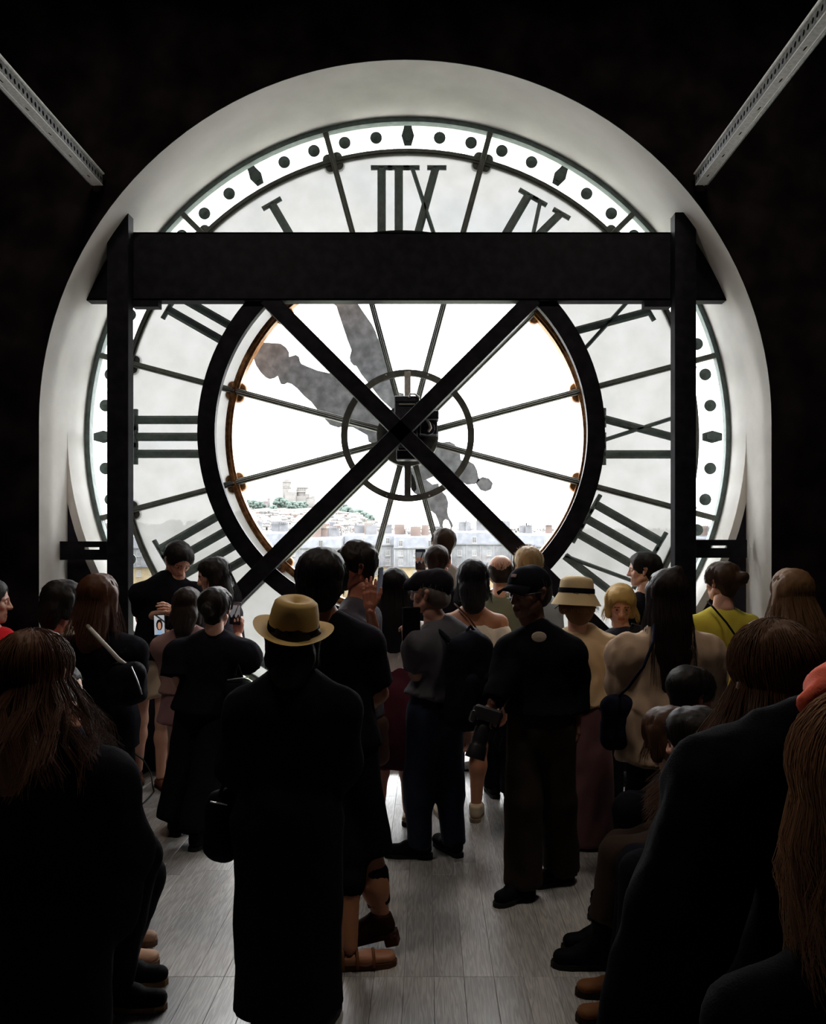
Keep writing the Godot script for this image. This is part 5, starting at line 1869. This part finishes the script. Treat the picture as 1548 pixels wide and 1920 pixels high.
func benches() -> void:
	# people sitting along both sides
	person({"label": "person in black trousers seated on the left bench, black sneakers with tan soles", "d": 3.3, "head": [96, 1345], "cx": 104, "hip": [104, 1618, 0.0], "seat": true, "yaw": 90, "skin": FAIR, "kL": [268, 1648, 0.05], "kR": [258, 1604, -0.1], "fL": [222, 0.08, 0.0, 90], "fR": [215, -0.10, 0.0, 90],
		"aL": [[150, 1510, 0.12], [215, 1570, 0.08]], "aR": [[150, 1510, -0.2], [210, 1570, -0.1]], "top": {"c": BLACK, "sl": 1.95, "lo": 0.04, "hem": 0.47, "name": "jacket"}, "bot": {"c": Color("141319"), "lo": 0.02}, "hair": {"style": "short", "c": DARK_HAIR, "n": 120}, "sole_c": Color("8a6b4d"), "shoe_c": Color("131216")})
	person({"label": "person seated further along the left bench wearing pale slip-on shoes", "d": 3.75, "head": [110, 1300], "cx": 122, "hip": [122, 1560, 0.0], "seat": true, "yaw": 90, "skin": FAIR, "kL": [235, 1580, -0.1], "kR": [232, 1575, 0.1], "fL": [213, -0.20, 0.0, 85], "fR": [213, -0.02, 0.0, 85], "shoes": "slipon", "shoe_c": Color("b08d77"), "sole_c": Color("6f5545"),
		"top": {"c": NIGHT, "sl": 1.95, "lo": 0.03, "hem": 0.47}, "bot": {"c": BLACK}, "hair": {"style": "short", "c": DARK_HAIR, "n": 120}})
	person({"label": "man with dark swept hair seated on the right bench, face turned right", "d": 4.05, "head": [1296, 1304], "cx": 1318, "hip": [1290, 1510, 0.0], "seat": true, "yaw": -90, "hy": 110, "hp": 14, "skin": Color("a5624e"), "kL": [1182, 1520, -0.08], "kR": [1182, 1515, 0.1], "fL": [1180, -0.08, 0.0, -90], "fR": [1182, 0.1, 0.0, -90],
		"top": {"c": BLACK, "sl": 1.95, "lo": 0.03, "hem": 0.47}, "bot": {"c": BLACK}, "hair": {"style": "short", "c": Color("120d0d"), "n": 260, "thick": 0.018}})
	person({"label": "person with brown bob seated on right bench, brown trousers and black boots", "d": 3.6, "head": [1250, 1384], "cx": 1276, "hip": [1300, 1572, 0.0], "seat": true, "yaw": -90, "hy": -150, "hp": 14, "skin": FAIR, "kL": [1160, 1605, -0.08], "kR": [1165, 1595, 0.1], "fL": [1122, -0.08, 0.0, -92], "fR": [1135, 0.08, 0.0, -85], "shoes": "boot", "shoe_c": Color("121114"),
		"top": {"c": NIGHT, "sl": 1.95, "lo": 0.035, "hem": 0.47, "name": "jacket"}, "bot": {"c": Color("33261f"), "hem": 0.2, "lo": 0.018}, "hair": {"style": "bob", "len": 0.09, "side_len": 0.09, "spread": 0.03, "side": 1.0, "c": Color("452c1c"), "n": 420}})
	person({"label": "person with short black hair seated on the right bench, black trousers and tan shoes", "d": 3.15, "head": [1300, 1392], "cx": 1330, "hip": [1350, 1650, 0.0], "seat": true, "yaw": -90, "hy": -130, "hp": 10, "skin": FAIR, "hs": 1.0, "kL": [1205, 1640, -0.08], "kR": [1200, 1625, 0.1], "fL": [1178, -0.02, 0.0, -88], "fR": [1172, 0.16, 0.0, -88], "shoe_c": Color("6b4426"), "sole_c": Color("2b1d14"), "shoes": "slipon",
		"top": {"c": BLACK, "sl": 1.95, "lo": 0.03, "hem": 0.47}, "bot": {"c": Color("131218"), "lo": 0.02}, "hair": {"style": "short", "c": DARK_HAIR, "n": 300, "thick": 0.018}})


# ---------------------------------------------------------------- hats, bags, phones and benches
func fedora_rows(grow: float) -> Array:
	var rows := []
	var prof := [[0.056, 0.0, 1.0], [0.030, -0.003, 1.0], [0.0, 0.0, 0.0], [0.0, 0.035, 0.0], [-0.006, 0.075, 0.0], [-0.014, 0.106, 0.0], [-0.030, 0.119, 0.0], [-0.058, 0.115, 0.3], [-0.092, 0.098, 0.0]]
	for q in prof:
		var r := PackedVector3Array()
		for i in 48:
			var a := TAU * i / 48
			var s := sin(a)
			var c := cos(a)
			var rx := maxf(0.092 + q[0] + grow, 0.003)
			var rz := maxf(0.108 + q[0] + grow, 0.010)
			var y: float = q[1]
			if q[1] <= 0.0 and q[2] > 0.0:
				y += q[0] / 0.056 * (0.022 * c * c - 0.012 * maxf(s, 0.0) * absf(s))
			if q[1] > 0.06:
				y += 0.006 * -s
				rx *= 1.0 - 0.16 * smoothstep(0.2, 1.0, s)       # pinched at the front
			r.append(Vector3(rx * c, y, rz * s))
		rows.append(r)
	return rows

func hats() -> void:
	# straw fedora
	var o: Dictionary = K.fedora
	var T: Transform3D = o.hT
	var at := T * Transform3D(Basis.from_euler(Vector3(-0.24, 0, 0.14)), Vector3(0, 0.050, -0.004))
	var rel := Transform3D(Basis(), -o.at) * at
	var straw := mk(Color("c8a45c"), 0.8)
	straw.uv1_triplanar = true
	straw.uv1_scale = Vector3.ONE * 26.0
	straw.albedo_texture = noise_tex(71, 0.09, Color(0.72, 0.72, 0.72), Color(1, 1, 1), 256, 2)
	straw.normal_enabled = true
	straw.normal_texture = M.weave
	straw.normal_scale = 0.7
	straw.backlight_enabled = true
	straw.backlight = Color(0.35, 0.35, 0.35)
	var hat := MB.new()
	hat.grid(fedora_rows(0.0), true)
	hat.grid([fedora_rows(-0.003)[2], fedora_rows(0.0)[0]], true)
	var h := part("straw_hat", hat, straw, o.root)
	h.transform = rel
	var bd := MB.new()
	var rows := []
	for q in [[0.0005, 0.0], [0.0035, 0.003], [0.003, 0.024], [-0.001, 0.027]]:
		var r := PackedVector3Array()
		for i in 48:
			var a := TAU * i / 48
			r.append(Vector3((0.092 + q[0]) * cos(a), q[1] + 0.001, (0.108 + q[0]) * sin(a)))
		rows.append(r)
	bd.grid(rows, true)
	part("hat_band", bd, cloth(Color("121015")), h)
	# bucket hat
	o = K.bucket
	T = o.hT
	hat = MB.new()
	var prof := [Vector2(0.148, -0.048), Vector2(0.125, -0.012), Vector2(0.104, 0.022), Vector2(0.101, 0.050), Vector2(0.097, 0.085), Vector2(0.085, 0.104), Vector2(0.05, 0.114), Vector2(0.002, 0.116)]
	hat.lathe(prof, Transform3D(), 40, Vector2(0.95, 1.08))
	hat.lathe([Vector2(0.100, 0.022), Vector2(0.122, -0.015), Vector2(0.148, -0.048)], Transform3D(), 40, Vector2(0.95, 1.08))
	h = part("bucket_hat", hat, mottled(Color("b8a27c"), Color("a58e69"), 72, 14.0), o.root)
	h.transform = Transform3D(Basis(), -o.at) * T * Transform3D(Basis.from_euler(Vector3(0.05, 0, 0.05)), Vector3(0, 0.035, 0))
	bd = MB.new()
	bd.lathe([Vector2(0.103, 0.018), Vector2(0.108, 0.021), Vector2(0.1065, 0.046), Vector2(0.101, 0.048)], Transform3D(), 40, Vector2(0.95, 1.08))
	part("hat_band", bd, cloth(Color("17151a")), h)
	# baseball cap
	o = K.cap_man
	T = o.hT
	var b := [[T * Vector3(0, 0.042, -0.028), T * Vector3(0, 0.044, 0.018), 0.099, 0.093], [T * Vector3(0, -0.10, 0.0), T * Vector3(0, -0.13, 0.0), 0.14, 0.14, 1.0, 1]]
	var visor := MB.new()
	rows = [[], []]
	var top := PackedVector3Array()
	var edge := PackedVector3Array()
	var low := PackedVector3Array()
	for i in 17:
		var a := lerpf(-0.95, 0.95, i / 16.0)
		top.append(T * Vector3(sin(a) * 0.088, 0.050 - 0.014 * a * a, 0.014 + cos(a) * 0.088))
		edge.append(T * Vector3(sin(a) * 0.096, 0.030 - 0.034 * a * a, 0.030 + cos(a) * 0.150))
		low.append(T * Vector3(sin(a) * 0.088, 0.046 - 0.014 * a * a, 0.014 + cos(a) * 0.088))
	visor.grid([low, edge, top])
	var cap_root: Node3D = o.root
	var cap_at: Vector3 = o.at
	later(func() -> MB:
		var q := blend(b, T.basis.z.normalized(), 0.009, 0.01)
		q.add(visor)
		return q, func(q: MB) -> void: part("baseball_cap", q, cloth(Color("15151c")), cap_root, -cap_at))
	glasses(o)
	var em := MB.new()
	em.box(Vector3.ZERO, Vector3(0.03, 0.016, 0.006), 0.002)
	var ep := part("cap_emblem", em, cloth(Color("a08a8c")), o.root)
	ep.transform = Transform3D(Basis(), -o.at) * T * Transform3D(Basis.from_euler(Vector3(-0.45, 0, 0)), Vector3(0, 0.090, 0.094))
	var bg := MB.new()
	var J: Dictionary = o.J
	var bc := P(1010, 1194, 4.3 - 0.155)
	bg.lathe([Vector2(0, 0), Vector2(0.031, 0), Vector2(0.033, 0.003), Vector2(0.030, 0.005), Vector2(0.0, 0.006)], Transform3D(Basis(Vector3(1, 0, 0), Vector3(0, 0, 1), Vector3(0, -1, 0)).scaled_local(Vector3(1.15, 1, 0.8)), bc - o.at), 24)
	part("badge", bg, mottled(Color("c9b8a8"), Color("8a5148"), 73, 22.0), o.root)
	# flat cap
	o = K.flat_cap
	T = o.hT
	var e := [[T * Vector3(0, 0.062, -0.045), T * Vector3(0, 0.052, 0.045), 0.090, 0.080, 1.0], [T * Vector3(0, 0.038, 0.075), T * Vector3(0, 0.032, 0.112), 0.056, 0.050, 1.0], [T * Vector3(0, -0.09, 0.02), T * Vector3(0, -0.10, 0.10), 0.125, 0.120, 1.0, 1]]
	var fr: Node3D = o.root
	var fa: Vector3 = o.at
	later(func() -> MB: return blend(e, T.basis.x.normalized(), 0.009, 0.02, 0.003, 20.0), func(q: MB) -> void: part("flat_cap", q, cloth(Color("1d1b20")), fr, -fa))
	glasses(o)
	watch(o)

func glasses(o: Dictionary) -> void:
	var T: Transform3D = o.hT
	var m := MB.new()
	for s in [-1.0, 1.0]:
		var p := PackedVector3Array()
		for i in 17:
			var a := TAU * i / 16
			p.append(T * Vector3(s * 0.032 + cos(a) * 0.022, 0.0 + sin(a) * 0.016, 0.100 - absf(cos(a) * 0.006)))
		m.tube(p, PackedFloat32Array([0.0016]), 6, false)
		m.tube(PackedVector3Array([T * Vector3(s * 0.054, 0.004, 0.096), T * Vector3(s * 0.078, 0.008, 0.05), T * Vector3(s * 0.086, 0.008, -0.005)]), PackedFloat32Array([0.0016]), 6)
	m.tube(PackedVector3Array([T * Vector3(-0.010, 0.002, 0.101), T * Vector3(0, 0.005, 0.104), T * Vector3(0.010, 0.002, 0.101)]), PackedFloat32Array([0.0016]), 6)
	part("glasses", m, mk(Color("8d8f95"), 0.25, 0.7), o.root, -o.at)

func watch(o: Dictionary) -> void:
	var J: Dictionary = o.J
	var a: Vector3 = J.wrL
	var ax: Vector3 = (J.wrL - J.elL).normalized()
	var m := MB.new()
	var x := ax.cross(Vector3.UP).normalized()
	var y := x.cross(ax)
	var p := PackedVector3Array()
	for i in 17:
		p.append(a - ax * 0.03 + (x * cos(TAU * i / 16) + y * sin(TAU * i / 16)) * 0.033)
	m.tube(p, PackedFloat32Array([0.007]), 6, false)
	m.box(a - ax * 0.03 + Vector3(-0.01, -0.02, 0.028), Vector3(0.03, 0.03, 0.012), 0.003)
	part("watch", m, mk(Color("c4c8cc"), 0.2, 0.9), o.root, -o.at)

func phone(label: String, at: Vector3, bas: Basis, screen: Material, size := Vector3(0.074, 0.155, 0.009), tone := Color("111114")) -> void:     # screen on +z
	var t := thing("phone", label, "phone", at)
	t.basis = bas
	var m := MB.new()
	m.box(Vector3.ZERO, size, 0.004)
	part("case", m, mk(tone, 0.4), t)
	m = MB.new()
	var h := Vector2(size.x * 0.5 - 0.004, size.y * 0.5 - 0.006)
	var z := size.z * 0.5 + 0.0006
	m.quad(Vector3(-h.x, -h.y, z), Vector3(h.x, -h.y, z), Vector3(h.x, h.y, z), Vector3(-h.x, h.y, z))
	m.uv = PackedVector2Array([Vector2(0, 1), Vector2(1, 1), Vector2(1, 0), Vector2(0, 0)])
	part("screen", m, screen, t)
	m = MB.new()
	for y in [0.05, 0.028]:
		m.lathe([Vector2(0, -0.003), Vector2(0.008, -0.003), Vector2(0.008, 0.0), Vector2(0, 0.0)], Transform3D(Basis(Vector3(1, 0, 0), Vector3(0, 0, 1), Vector3(0, -1, 0)), Vector3(0.02, y, -size.z * 0.5 + 0.001)), 12)
	part("lens", m, mk(Color("0a0a0c"), 0.1), t)

func picture(kind: int) -> StandardMaterial3D:        # what the little screens show
	var im := Image.create(36, 72, false, Image.FORMAT_RGB8)
	for y in 72:
		for x in 36:
			var u := (x - 17.5) / 18.0
			var v := y / 72.0
			var c := Color(0.75, 0.76, 0.78)
			if kind == 0:      # a face in front of the dial
				if Vector2(u / 0.62, (v - 0.46) / 0.26).length() < 1.0: c = Color(0.08, 0.07, 0.07)
				if Vector2(u / 0.36, (v - 0.50) / 0.18).length() < 1.0: c = Color(0.80, 0.60, 0.50)
				if v > 0.70 and absf(u) < 0.35 + (v - 0.7) * 1.6: c = Color(0.62, 0.75, 0.88)
				if absf(v - 0.12 - u * 0.2) < 0.05: c = Color(0.2, 0.2, 0.2)
				if v > 0.93: c = Color(0.05, 0.05, 0.06)
			else:      # the window with dark figures below
				if absf(u + v * 1.4 - 0.7) < 0.10: c = Color(0.12, 0.12, 0.15)
				if v > 0.62 + 0.08 * sin(u * 7.0): c = Color(0.06, 0.06, 0.08)
				if v < 0.1: c = Color(0.25, 0.25, 0.3)
			im.set_pixel(x, y, c)
	var m := mk(Color.BLACK, 0.2)
	m.emission_enabled = true
	m.emission_texture = ImageTexture.create_from_image(im)
	m.emission = Color(0, 0, 0)
	m.emission_energy_multiplier = 0.7 if kind == 0 else 0.22
	return m

func strap(called: String, pts: Array, w: float, mt: Material, parent: Node, off: Vector3) -> void:      # a flat band through the points
	var c := Curve3D.new()
	for i in pts.size():
		var t: Vector3 = (pts[mini(i + 1, pts.size() - 1)] - pts[maxi(i - 1, 0)]) * 0.18
		c.add_point(pts[i], -t, t)
	var n := 8 * pts.size()
	var m := MB.new()
	var p := PackedVector3Array()
	for i in n + 1:
		p.append(c.sample_baked(c.get_baked_length() * i / n))
	m.tube(p, PackedFloat32Array([w * 0.5]), 8)
	part(called, m, mt, parent, off)

func soft_bag(called: String, label: String, c: Vector3, size: Vector3, mt: Material, straps: Array, strap_w := 0.012, yaw := 0.0, strap_m: Material = null) -> Node3D:
	var t := thing(called, label, "bag", c - Vector3(0, size.y * 0.5, 0))
	var B := Basis(Vector3.UP, yaw)
	var h := size * 0.5
	var r := minf(h.z, 0.05)
	var b := []
	for s in [-1.0, 1.0]:
		b.append([c + B * Vector3(s * (h.x - r), -h.y + r, 0), c + B * Vector3(s * (h.x - r) * 0.88, h.y - r, 0), r * 1.15, r * 0.75])
		b.append([c + B * Vector3(-(h.x - r), s * (h.y - r), 0), c + B * Vector3(h.x - r, s * (h.y - r), 0), r, r])
	for k in [-0.5, 0.0, 0.5]:
		b.append([c + B * Vector3(-(h.x - r), k * h.y, 0), c + B * Vector3(h.x - r, k * h.y, 0), r, r])
	var off := -t.position
	later(func() -> MB: return blend(b, Vector3.UP, 0.014, 0.04, 0.008, 9.0), func(m: MB) -> void: part("pouch", m, mt, t, off))
	for s in straps:
		strap("strap", s, strap_w, strap_m if strap_m else mt, t, off)
	return t

func belongings() -> void:
	hats()
	# phones
	var up := Basis()
	phone("phone with a bright selfie on its screen, held low before the polo man", P(299, 1173, 5.82), Basis.from_euler(Vector3(0, 0.1, 0.03)), picture(0), Vector3(0.078, 0.16, 0.009))
	phone("phone raised by the woman in wide black trousers, left of the straw hat", P(441, 1150, 5.46), Basis.from_euler(Vector3(0, -0.1, -0.05)), picture(1), Vector3(0.076, 0.15, 0.009))
	phone("phone held up at head height by the man below the tallest man", P(788, 1049, 6.0), Basis.from_euler(Vector3(0, 0.1, 0.0)), picture(1), Vector3(0.074, 0.15, 0.009))
	phone("phone in the curly-haired man's raised hand, showing pale blue at its edge", P(712, 1090, 4.47), Basis.from_euler(Vector3(0.1, 1.9, -0.1)), picture(1), Vector3(0.074, 0.15, 0.010), Color("8fa6c8"))
	phone("dark phone in the blonde woman's hand", P(1188, 1186, 5.56), Basis.from_euler(Vector3(-0.4, 2.9, 0.3)), picture(1), Vector3(0.074, 0.13, 0.009))
	# tablet of the man in the flat cap
	var o: Dictionary = K.flat_cap
	var t := thing("tablet", "black-cased tablet held upright by the man in the flat cap", "tablet", P(771, 1170, 4.66))
	var m := MB.new()
	m.box(Vector3.ZERO, Vector3(0.105, 0.19, 0.018), 0.006, Basis(Vector3.UP, 0.35))
	part("case", m, cloth(Color("0f0f13"), 0.7, 0.0), t)
	m = MB.new()
	m.box(Vector3.ZERO + Basis(Vector3.UP, 0.35) * Vector3(0, 0, -0.0092), Vector3(0.094, 0.17, 0.002), 0.0005, Basis(Vector3.UP, 0.35))
	part("screen", m, mk(Color("1a1d26"), 0.1), t)
	# backpack
	var f: Vector3 = o.f
	var l: Vector3 = o.l
	var c: Vector3 = o.shc - f * 0.225 - Vector3(0, 0.215, 0)
	var bp := thing("backpack", "large dark backpack on the back of the man in the flat cap", "backpack", c - Vector3(0, 0.28, 0))
	var off := -bp.position
	var b := []
	for s in [-1.0, 1.0]:
		b.append([c + l * s * 0.085 + Vector3(0, -0.19, 0), c + l * s * 0.075 + Vector3(0, 0.17, 0), 0.085, 0.075])
	b.append([c + Vector3(0, -0.19, 0), c + Vector3(0, 0.20, 0), 0.095, 0.08])
	var bm := cloth(Color("14151d"), 0.8, 0.1)
	later(func() -> MB: return blend(b, f, 0.014, 0.05, 0.006, 8.0), func(q: MB) -> void: part("main_bag", q, bm, bp, off))
	var g := []
	for s in [-1.0, 1.0]:
		g.append([c - f * 0.075 + l * s * 0.06 + Vector3(0, -0.17, 0), c - f * 0.07 + l * s * 0.06 + Vector3(0, 0.0, 0), 0.055, 0.05])
	later(func() -> MB: return blend(g, f, 0.014, 0.04, 0.005, 9.0), func(q: MB) -> void: part("front_pocket", q, bm, bp, off))
	for s in [-1.0, 1.0]:
		strap("shoulder_strap", [c + l * s * 0.08 + Vector3(0, 0.19, 0) + f * 0.03, o.shc + l * s * 0.10 + Vector3(0, 0.07, 0) - f * 0.03, o.shc + l * s * 0.12 + Vector3(0, 0.0, 0) + f * 0.12, o.shc + l * s * 0.13 + Vector3(0, -0.2, 0) + f * 0.14, c + l * s * 0.10 + Vector3(0, -0.2, 0) + f * 0.09], 0.03, bm, bp, off)
	strap("grab_handle", [c + l * 0.04 + Vector3(0, 0.26, 0), c + Vector3(0, 0.30, 0) , c - l * 0.04 + Vector3(0, 0.26, 0)], 0.015, bm, bp, off)
	# big camera of the man in the cap
	var cc := P(912, 1340, 4.12)
	var cm := thing("camera", "black camera with long lens pointing down in the walking man's hand", "camera", cc - Vector3(0, 0.12, 0))
	off = -cm.position
	var dirn := Vector3(-0.28, -0.9, 0.25).normalized()
	var cx := dirn.cross(Vector3(0, 0, 1)).normalized()
	var B := Basis(cx, -dirn, cx.cross(-dirn))
	m = MB.new()
	m.box(cc, Vector3(0.14, 0.07, 0.10), 0.012, B)
	m.box(cc + B * Vector3(0.0, -0.01, 0.06), Vector3(0.06, 0.06, 0.035), 0.012, B)
	m.box(cc + B * Vector3(0.062, -0.025, 0.0), Vector3(0.03, 0.06, 0.09), 0.012, B)
	part("camera_body", m, mk(Color("131318"), 0.5), cm, off)
	m = MB.new()
	m.lathe([Vector2(0, 0.0), Vector2(0.036, 0.0), Vector2(0.036, 0.04), Vector2(0.040, 0.045), Vector2(0.040, 0.10), Vector2(0.038, 0.104), Vector2(0.038, 0.125), Vector2(0.046, 0.13), Vector2(0.050, 0.19), Vector2(0.045, 0.19), Vector2(0.040, 0.175), Vector2(0, 0.172)], Transform3D(Basis(cx, dirn, cx.cross(dirn)), cc + dirn * 0.03), 28)
	part("lens", m, mk(Color("17171c"), 0.4), cm, off)
	strap("strap", [cc + B * Vector3(-0.07, 0, 0), P(925, 1392, 4.05), P(934, 1412, 4.05), P(942, 1380, 4.08), cc + B * Vector3(0.07, 0.0, 0.0)], 0.012, cloth(Color("121216")), cm, off)
	# bags
	var white_strap := cloth(Color("b9b5b0"))
	var black := cloth(Color("131217"), 0.6, 0.1)
	var bag := soft_bag("shoulder_bag", "black shoulder bag with pale strap at the hip of the long-haired woman in black", P(238, 1280, 4.32), Vector3(0.17, 0.20, 0.10), black, [[P(238, 1248, 4.32), P(222, 1236, 4.28), P(196, 1208, 4.26), P(170, 1180, 4.30), P(160, 1168, 4.42)]], 0.022, 0.3, white_strap)
	m = MB.new()
	m.tube(PackedVector3Array([P(246, 1250, 4.24), P(257, 1275, 4.24), P(266, 1302, 4.25)]), PackedFloat32Array([0.004]), 6)
	part("zip", m, mk(Color("b8bcc4"), 0.3, 0.8), bag, -bag.position)
	bag = soft_bag("handbag", "black handbag with shiny top edge on the arm of the woman in wide trousers", P(447, 1302, 5.0), Vector3(0.16, 0.17, 0.09), black, [[P(436, 1280, 5.0), P(446, 1246, 5.02), P(458, 1280, 5.0)]], 0.012)
	m = MB.new()
	m.tube(PackedVector3Array([P(426, 1275, 4.96), P(446, 1272, 4.95), P(467, 1270, 4.96)]), PackedFloat32Array([0.003]), 6)
	part("zip", m, mk(Color("c8ccd0"), 0.3, 0.8), bag, -bag.position)
	bag = soft_bag("tote_bag", "black tote hanging at the left side of the person in the fedora", P(418, 1545, 3.12), Vector3(0.09, 0.24, 0.16), black, [[P(410, 1495, 3.05), P(440, 1418, 3.05), P(428, 1495, 3.18)]], 0.014)
	m = MB.new()
	m.tube(PackedVector3Array([P(394, 1503, 3.02), P(402, 1505, 3.015), P(412, 1506, 3.015), P(426, 1509, 3.02)]), PackedFloat32Array([0.003]), 6)
	part("chain", m, mk(Color("d8dade"), 0.25, 0.8), bag, -bag.position)
	soft_bag("cloth_bag", "taupe cloth bag hanging beside the maroon skirt", P(703, 1386, 5.02), Vector3(0.15, 0.29, 0.09), cloth(Color("7c5f53")), [[P(694, 1345, 5.0), P(704, 1285, 5.08), P(714, 1345, 5.0)]], 0.012)
	soft_bag("belt_bag", "small bag with gold clasp on a brown cross strap at the off-shoulder dress", P(922, 1236, 5.27), Vector3(0.07, 0.10, 0.05), cloth(Color("a3814a")), [[P(922, 1222, 5.27), P(905, 1196, 5.24), P(880, 1160, 5.25), P(858, 1138, 5.32), P(852, 1132, 5.4)]], 0.011, 0.0, cloth(Color("43291d")))
	soft_bag("crossbody_bag", "thin black cross strap and small bag of the woman in yellow-green", P(1402, 1262, 5.08), Vector3(0.12, 0.14, 0.07), black, [[P(1400, 1240, 5.08), P(1388, 1206, 5.03), P(1362, 1168, 5.04), P(1336, 1138, 5.12), P(1326, 1128, 5.2)]], 0.013)
	soft_bag("shoulder_bag", "navy shoulder bag hanging left of the woman in the oversized beige shirt", P(1157, 1352, 4.42), Vector3(0.16, 0.28, 0.10), cloth(Color("171a29")), [[P(1160, 1305, 4.40), P(1178, 1288, 4.25), P(1206, 1250, 4.17), P(1224, 1205, 4.20), P(1226, 1172, 4.33)]], 0.016)
	# coral scarf on the near jacket, hair tie
	o = K.jacket
	var sc := [[P(1512, 1322, 1.42), P(1560, 1296, 1.45), 0.022, 0.040, 0.8], [P(1548, 1292, 1.47), P(1610, 1268, 1.48), 0.034, 0.05], [P(1560, 1290, 1.5), P(1660, 1290, 1.5), 0.04, 0.05]]
	var jr: Node3D = o.root
	var ja: Vector3 = o.at
	later(func() -> MB: return blend(sc, Vector3(0, 0, 1), 0.009, 0.03, 0.006, 12.0), func(q: MB) -> void: tag(part("scarf", q, cloth(Color("e0664f")), jr, -ja), "coral scarf"))
	# shoes of the tall person: a sandal in front, an ankle boot with its heel lifted behind
	o = K.tall
	var sm := part("sandal", K.slipon.mesh(), skin(Color("a06b4e")), o.root)
	sm.transform = Transform3D(Basis.from_euler(Vector3(0, deg_to_rad(100), 0)), Vector3(o.J.anL.x, 0.0, o.J.anL.z) - o.at)
	part("sole", K.sole_mesh, cloth(Color("5a3a22"), 0.7, 0.0), sm)
	var sb := MB.new()
	for q in [[0.10, 0.055, 0.075], [0.03, 0.062, 0.085], [-0.03, 0.05, 0.10]]:
		var p := PackedVector3Array()
		for i in 13:
			var a := PI * i / 12
			p.append(Vector3(cos(a) * 0.047, 0.015 + sin(a) * q[2] * 0.72, q[0]))
		sb.tube(p, PackedFloat32Array([0.007]), 6)
	part("sandal_strap", sb, cloth(Color("6b4427"), 0.6, 0.0), sm)
	var bt := part("ankle_boot", K.sneaker.mesh(), cloth(Color("2c1a12"), 0.6, 0.1), o.root)
	bt.transform = Transform3D(Basis.from_euler(Vector3(deg_to_rad(14), deg_to_rad(-96), 0)), Vector3(o.J.anR.x, 0.062, o.J.anR.z) - o.at)
	part("sole", K.sole_mesh, cloth(Color("3a2115"), 0.7, 0.0), bt)
	var hl := MB.new()
	hl.box(Vector3(0, -0.012, -0.042), Vector3(0.062, 0.05, 0.06), 0.005)
	part("heel", hl, cloth(Color("4a2417"), 0.7, 0.0), bt)
	var lg := [[o.J.knR, o.J.knR.lerp(o.J.anR, 0.72), 0.070, 0.050, 1.0, 0, false, true]]
	var tr: Node3D = o.root
	var ta: Vector3 = o.at
	later(func() -> MB: return blend(lg, Vector3(0, 0, 1), 0.014, 0.02), func(q: MB) -> void: part("legging", q, cloth(Color("131116")), tr, -ta))
	# scrunchie, cable, benches
	cable()
	bench("long dark bench on the left carrying the seated row", Vector3(-1.68, 0, -3.98), Vector3(-1.48, 0, -2.95))
	bench("long dark bench on the right carrying the seated row", Vector3(1.33, 0, -4.25), Vector3(1.13, 0, -2.95))

func cable() -> void:
	var t := thing("cable", "thin black cable looping on the floor by the foot of the left post", "cable")
	var m := MB.new()
	var c := Curve3D.new()
	for q in [[P(247, 1409, 6.22), Vector3(0.05, 0, 0.02)], [P(268, 1424, 6.2), Vector3(0.04, -0.06, 0.0)], [Vector3(P(286, 1472, 6.15).x, 0.006, -6.15), Vector3(0.01, 0, 0.12)], [Vector3(P(280, 1496, 5.86).x, 0.006, -5.86), Vector3(-0.06, 0, 0.08)], [Vector3(P(250, 1520, 5.6).x, 0.006, -5.6), Vector3(-0.1, 0, 0.05)]]:
		c.add_point(q[0], -q[1], q[1])
	var p := PackedVector3Array()
	for i in 41:
		p.append(c.sample_baked(c.get_baked_length() * i / 40.0))
	m.tube(p, PackedFloat32Array([0.006]), 8)
	part("lead", m, mk(Color("0e0e11"), 0.5), t)

func bench(label: String, a: Vector3, b: Vector3) -> void:
	var t := thing("bench", label, "bench", (a + b) * 0.5)
	var z0 := 0.0
	var z1 := a.distance_to(b)
	t.rotation.y = atan2(b.x - a.x, b.z - a.z)
	var wood := cloth(Color("17140f"), 0.6, 0.0)
	var m := MB.new()
	m.box(Vector3(0, 0.375, 0), Vector3(0.42, 0.05, z1 - z0), 0.01)
	part("seat", m, wood, t)
	for s in [-1.0, 1.0]:
		m = MB.new()
		m.box(Vector3(0, 0.175, s * (z1 - z0) * 0.42), Vector3(0.38, 0.35, 0.06), 0.006)
		part("leg", m, wood, t)

# ---------------------------------------------------------------- unseen overhead lamps, added as fill light for the crowd
func lamps() -> void:
	for k in 2:
		var at := Vector3([-1.9, 1.7][k], RTOP - 0.02, -3.3)
		var t := thing("fill_lamp", "unseen square warm lamp added overhead to brighten the crowd, over the %s bench" % ["left", "right"][k], "lamp", at, "added fill lamps above the crowd")
		var m := MB.new()
		m.box(Vector3(0, -0.02, 0), Vector3(0.7, 0.08, 0.7), 0.01)
		part("housing", m, M.iron, t)
		m = MB.new()
		m.box(Vector3(0, -0.066, 0), Vector3(0.6, 0.012, 0.6), 0.003)
		var g := mk(Color("f4e4cc"), 0.6)
		g.emission_enabled = true
		g.emission = Color("fff0dd")
		g.emission_energy_multiplier = 1.2
		part("diffuser", m, g, t)
		var a := AreaLight3D.new()
		a.name = "light"
		a.area_size = Vector2(0.6, 0.6)
		a.light_color = Color("fff0dd")
		a.light_energy = LAMP
		a.set("area_range", 30.0)
		a.shadow_enabled = true
		a.position = Vector3(0, -0.085, 0)
		a.rotation = Vector3(-PI / 2, 0, 0)
		t.add_child(a)

const LAMP := 4.2
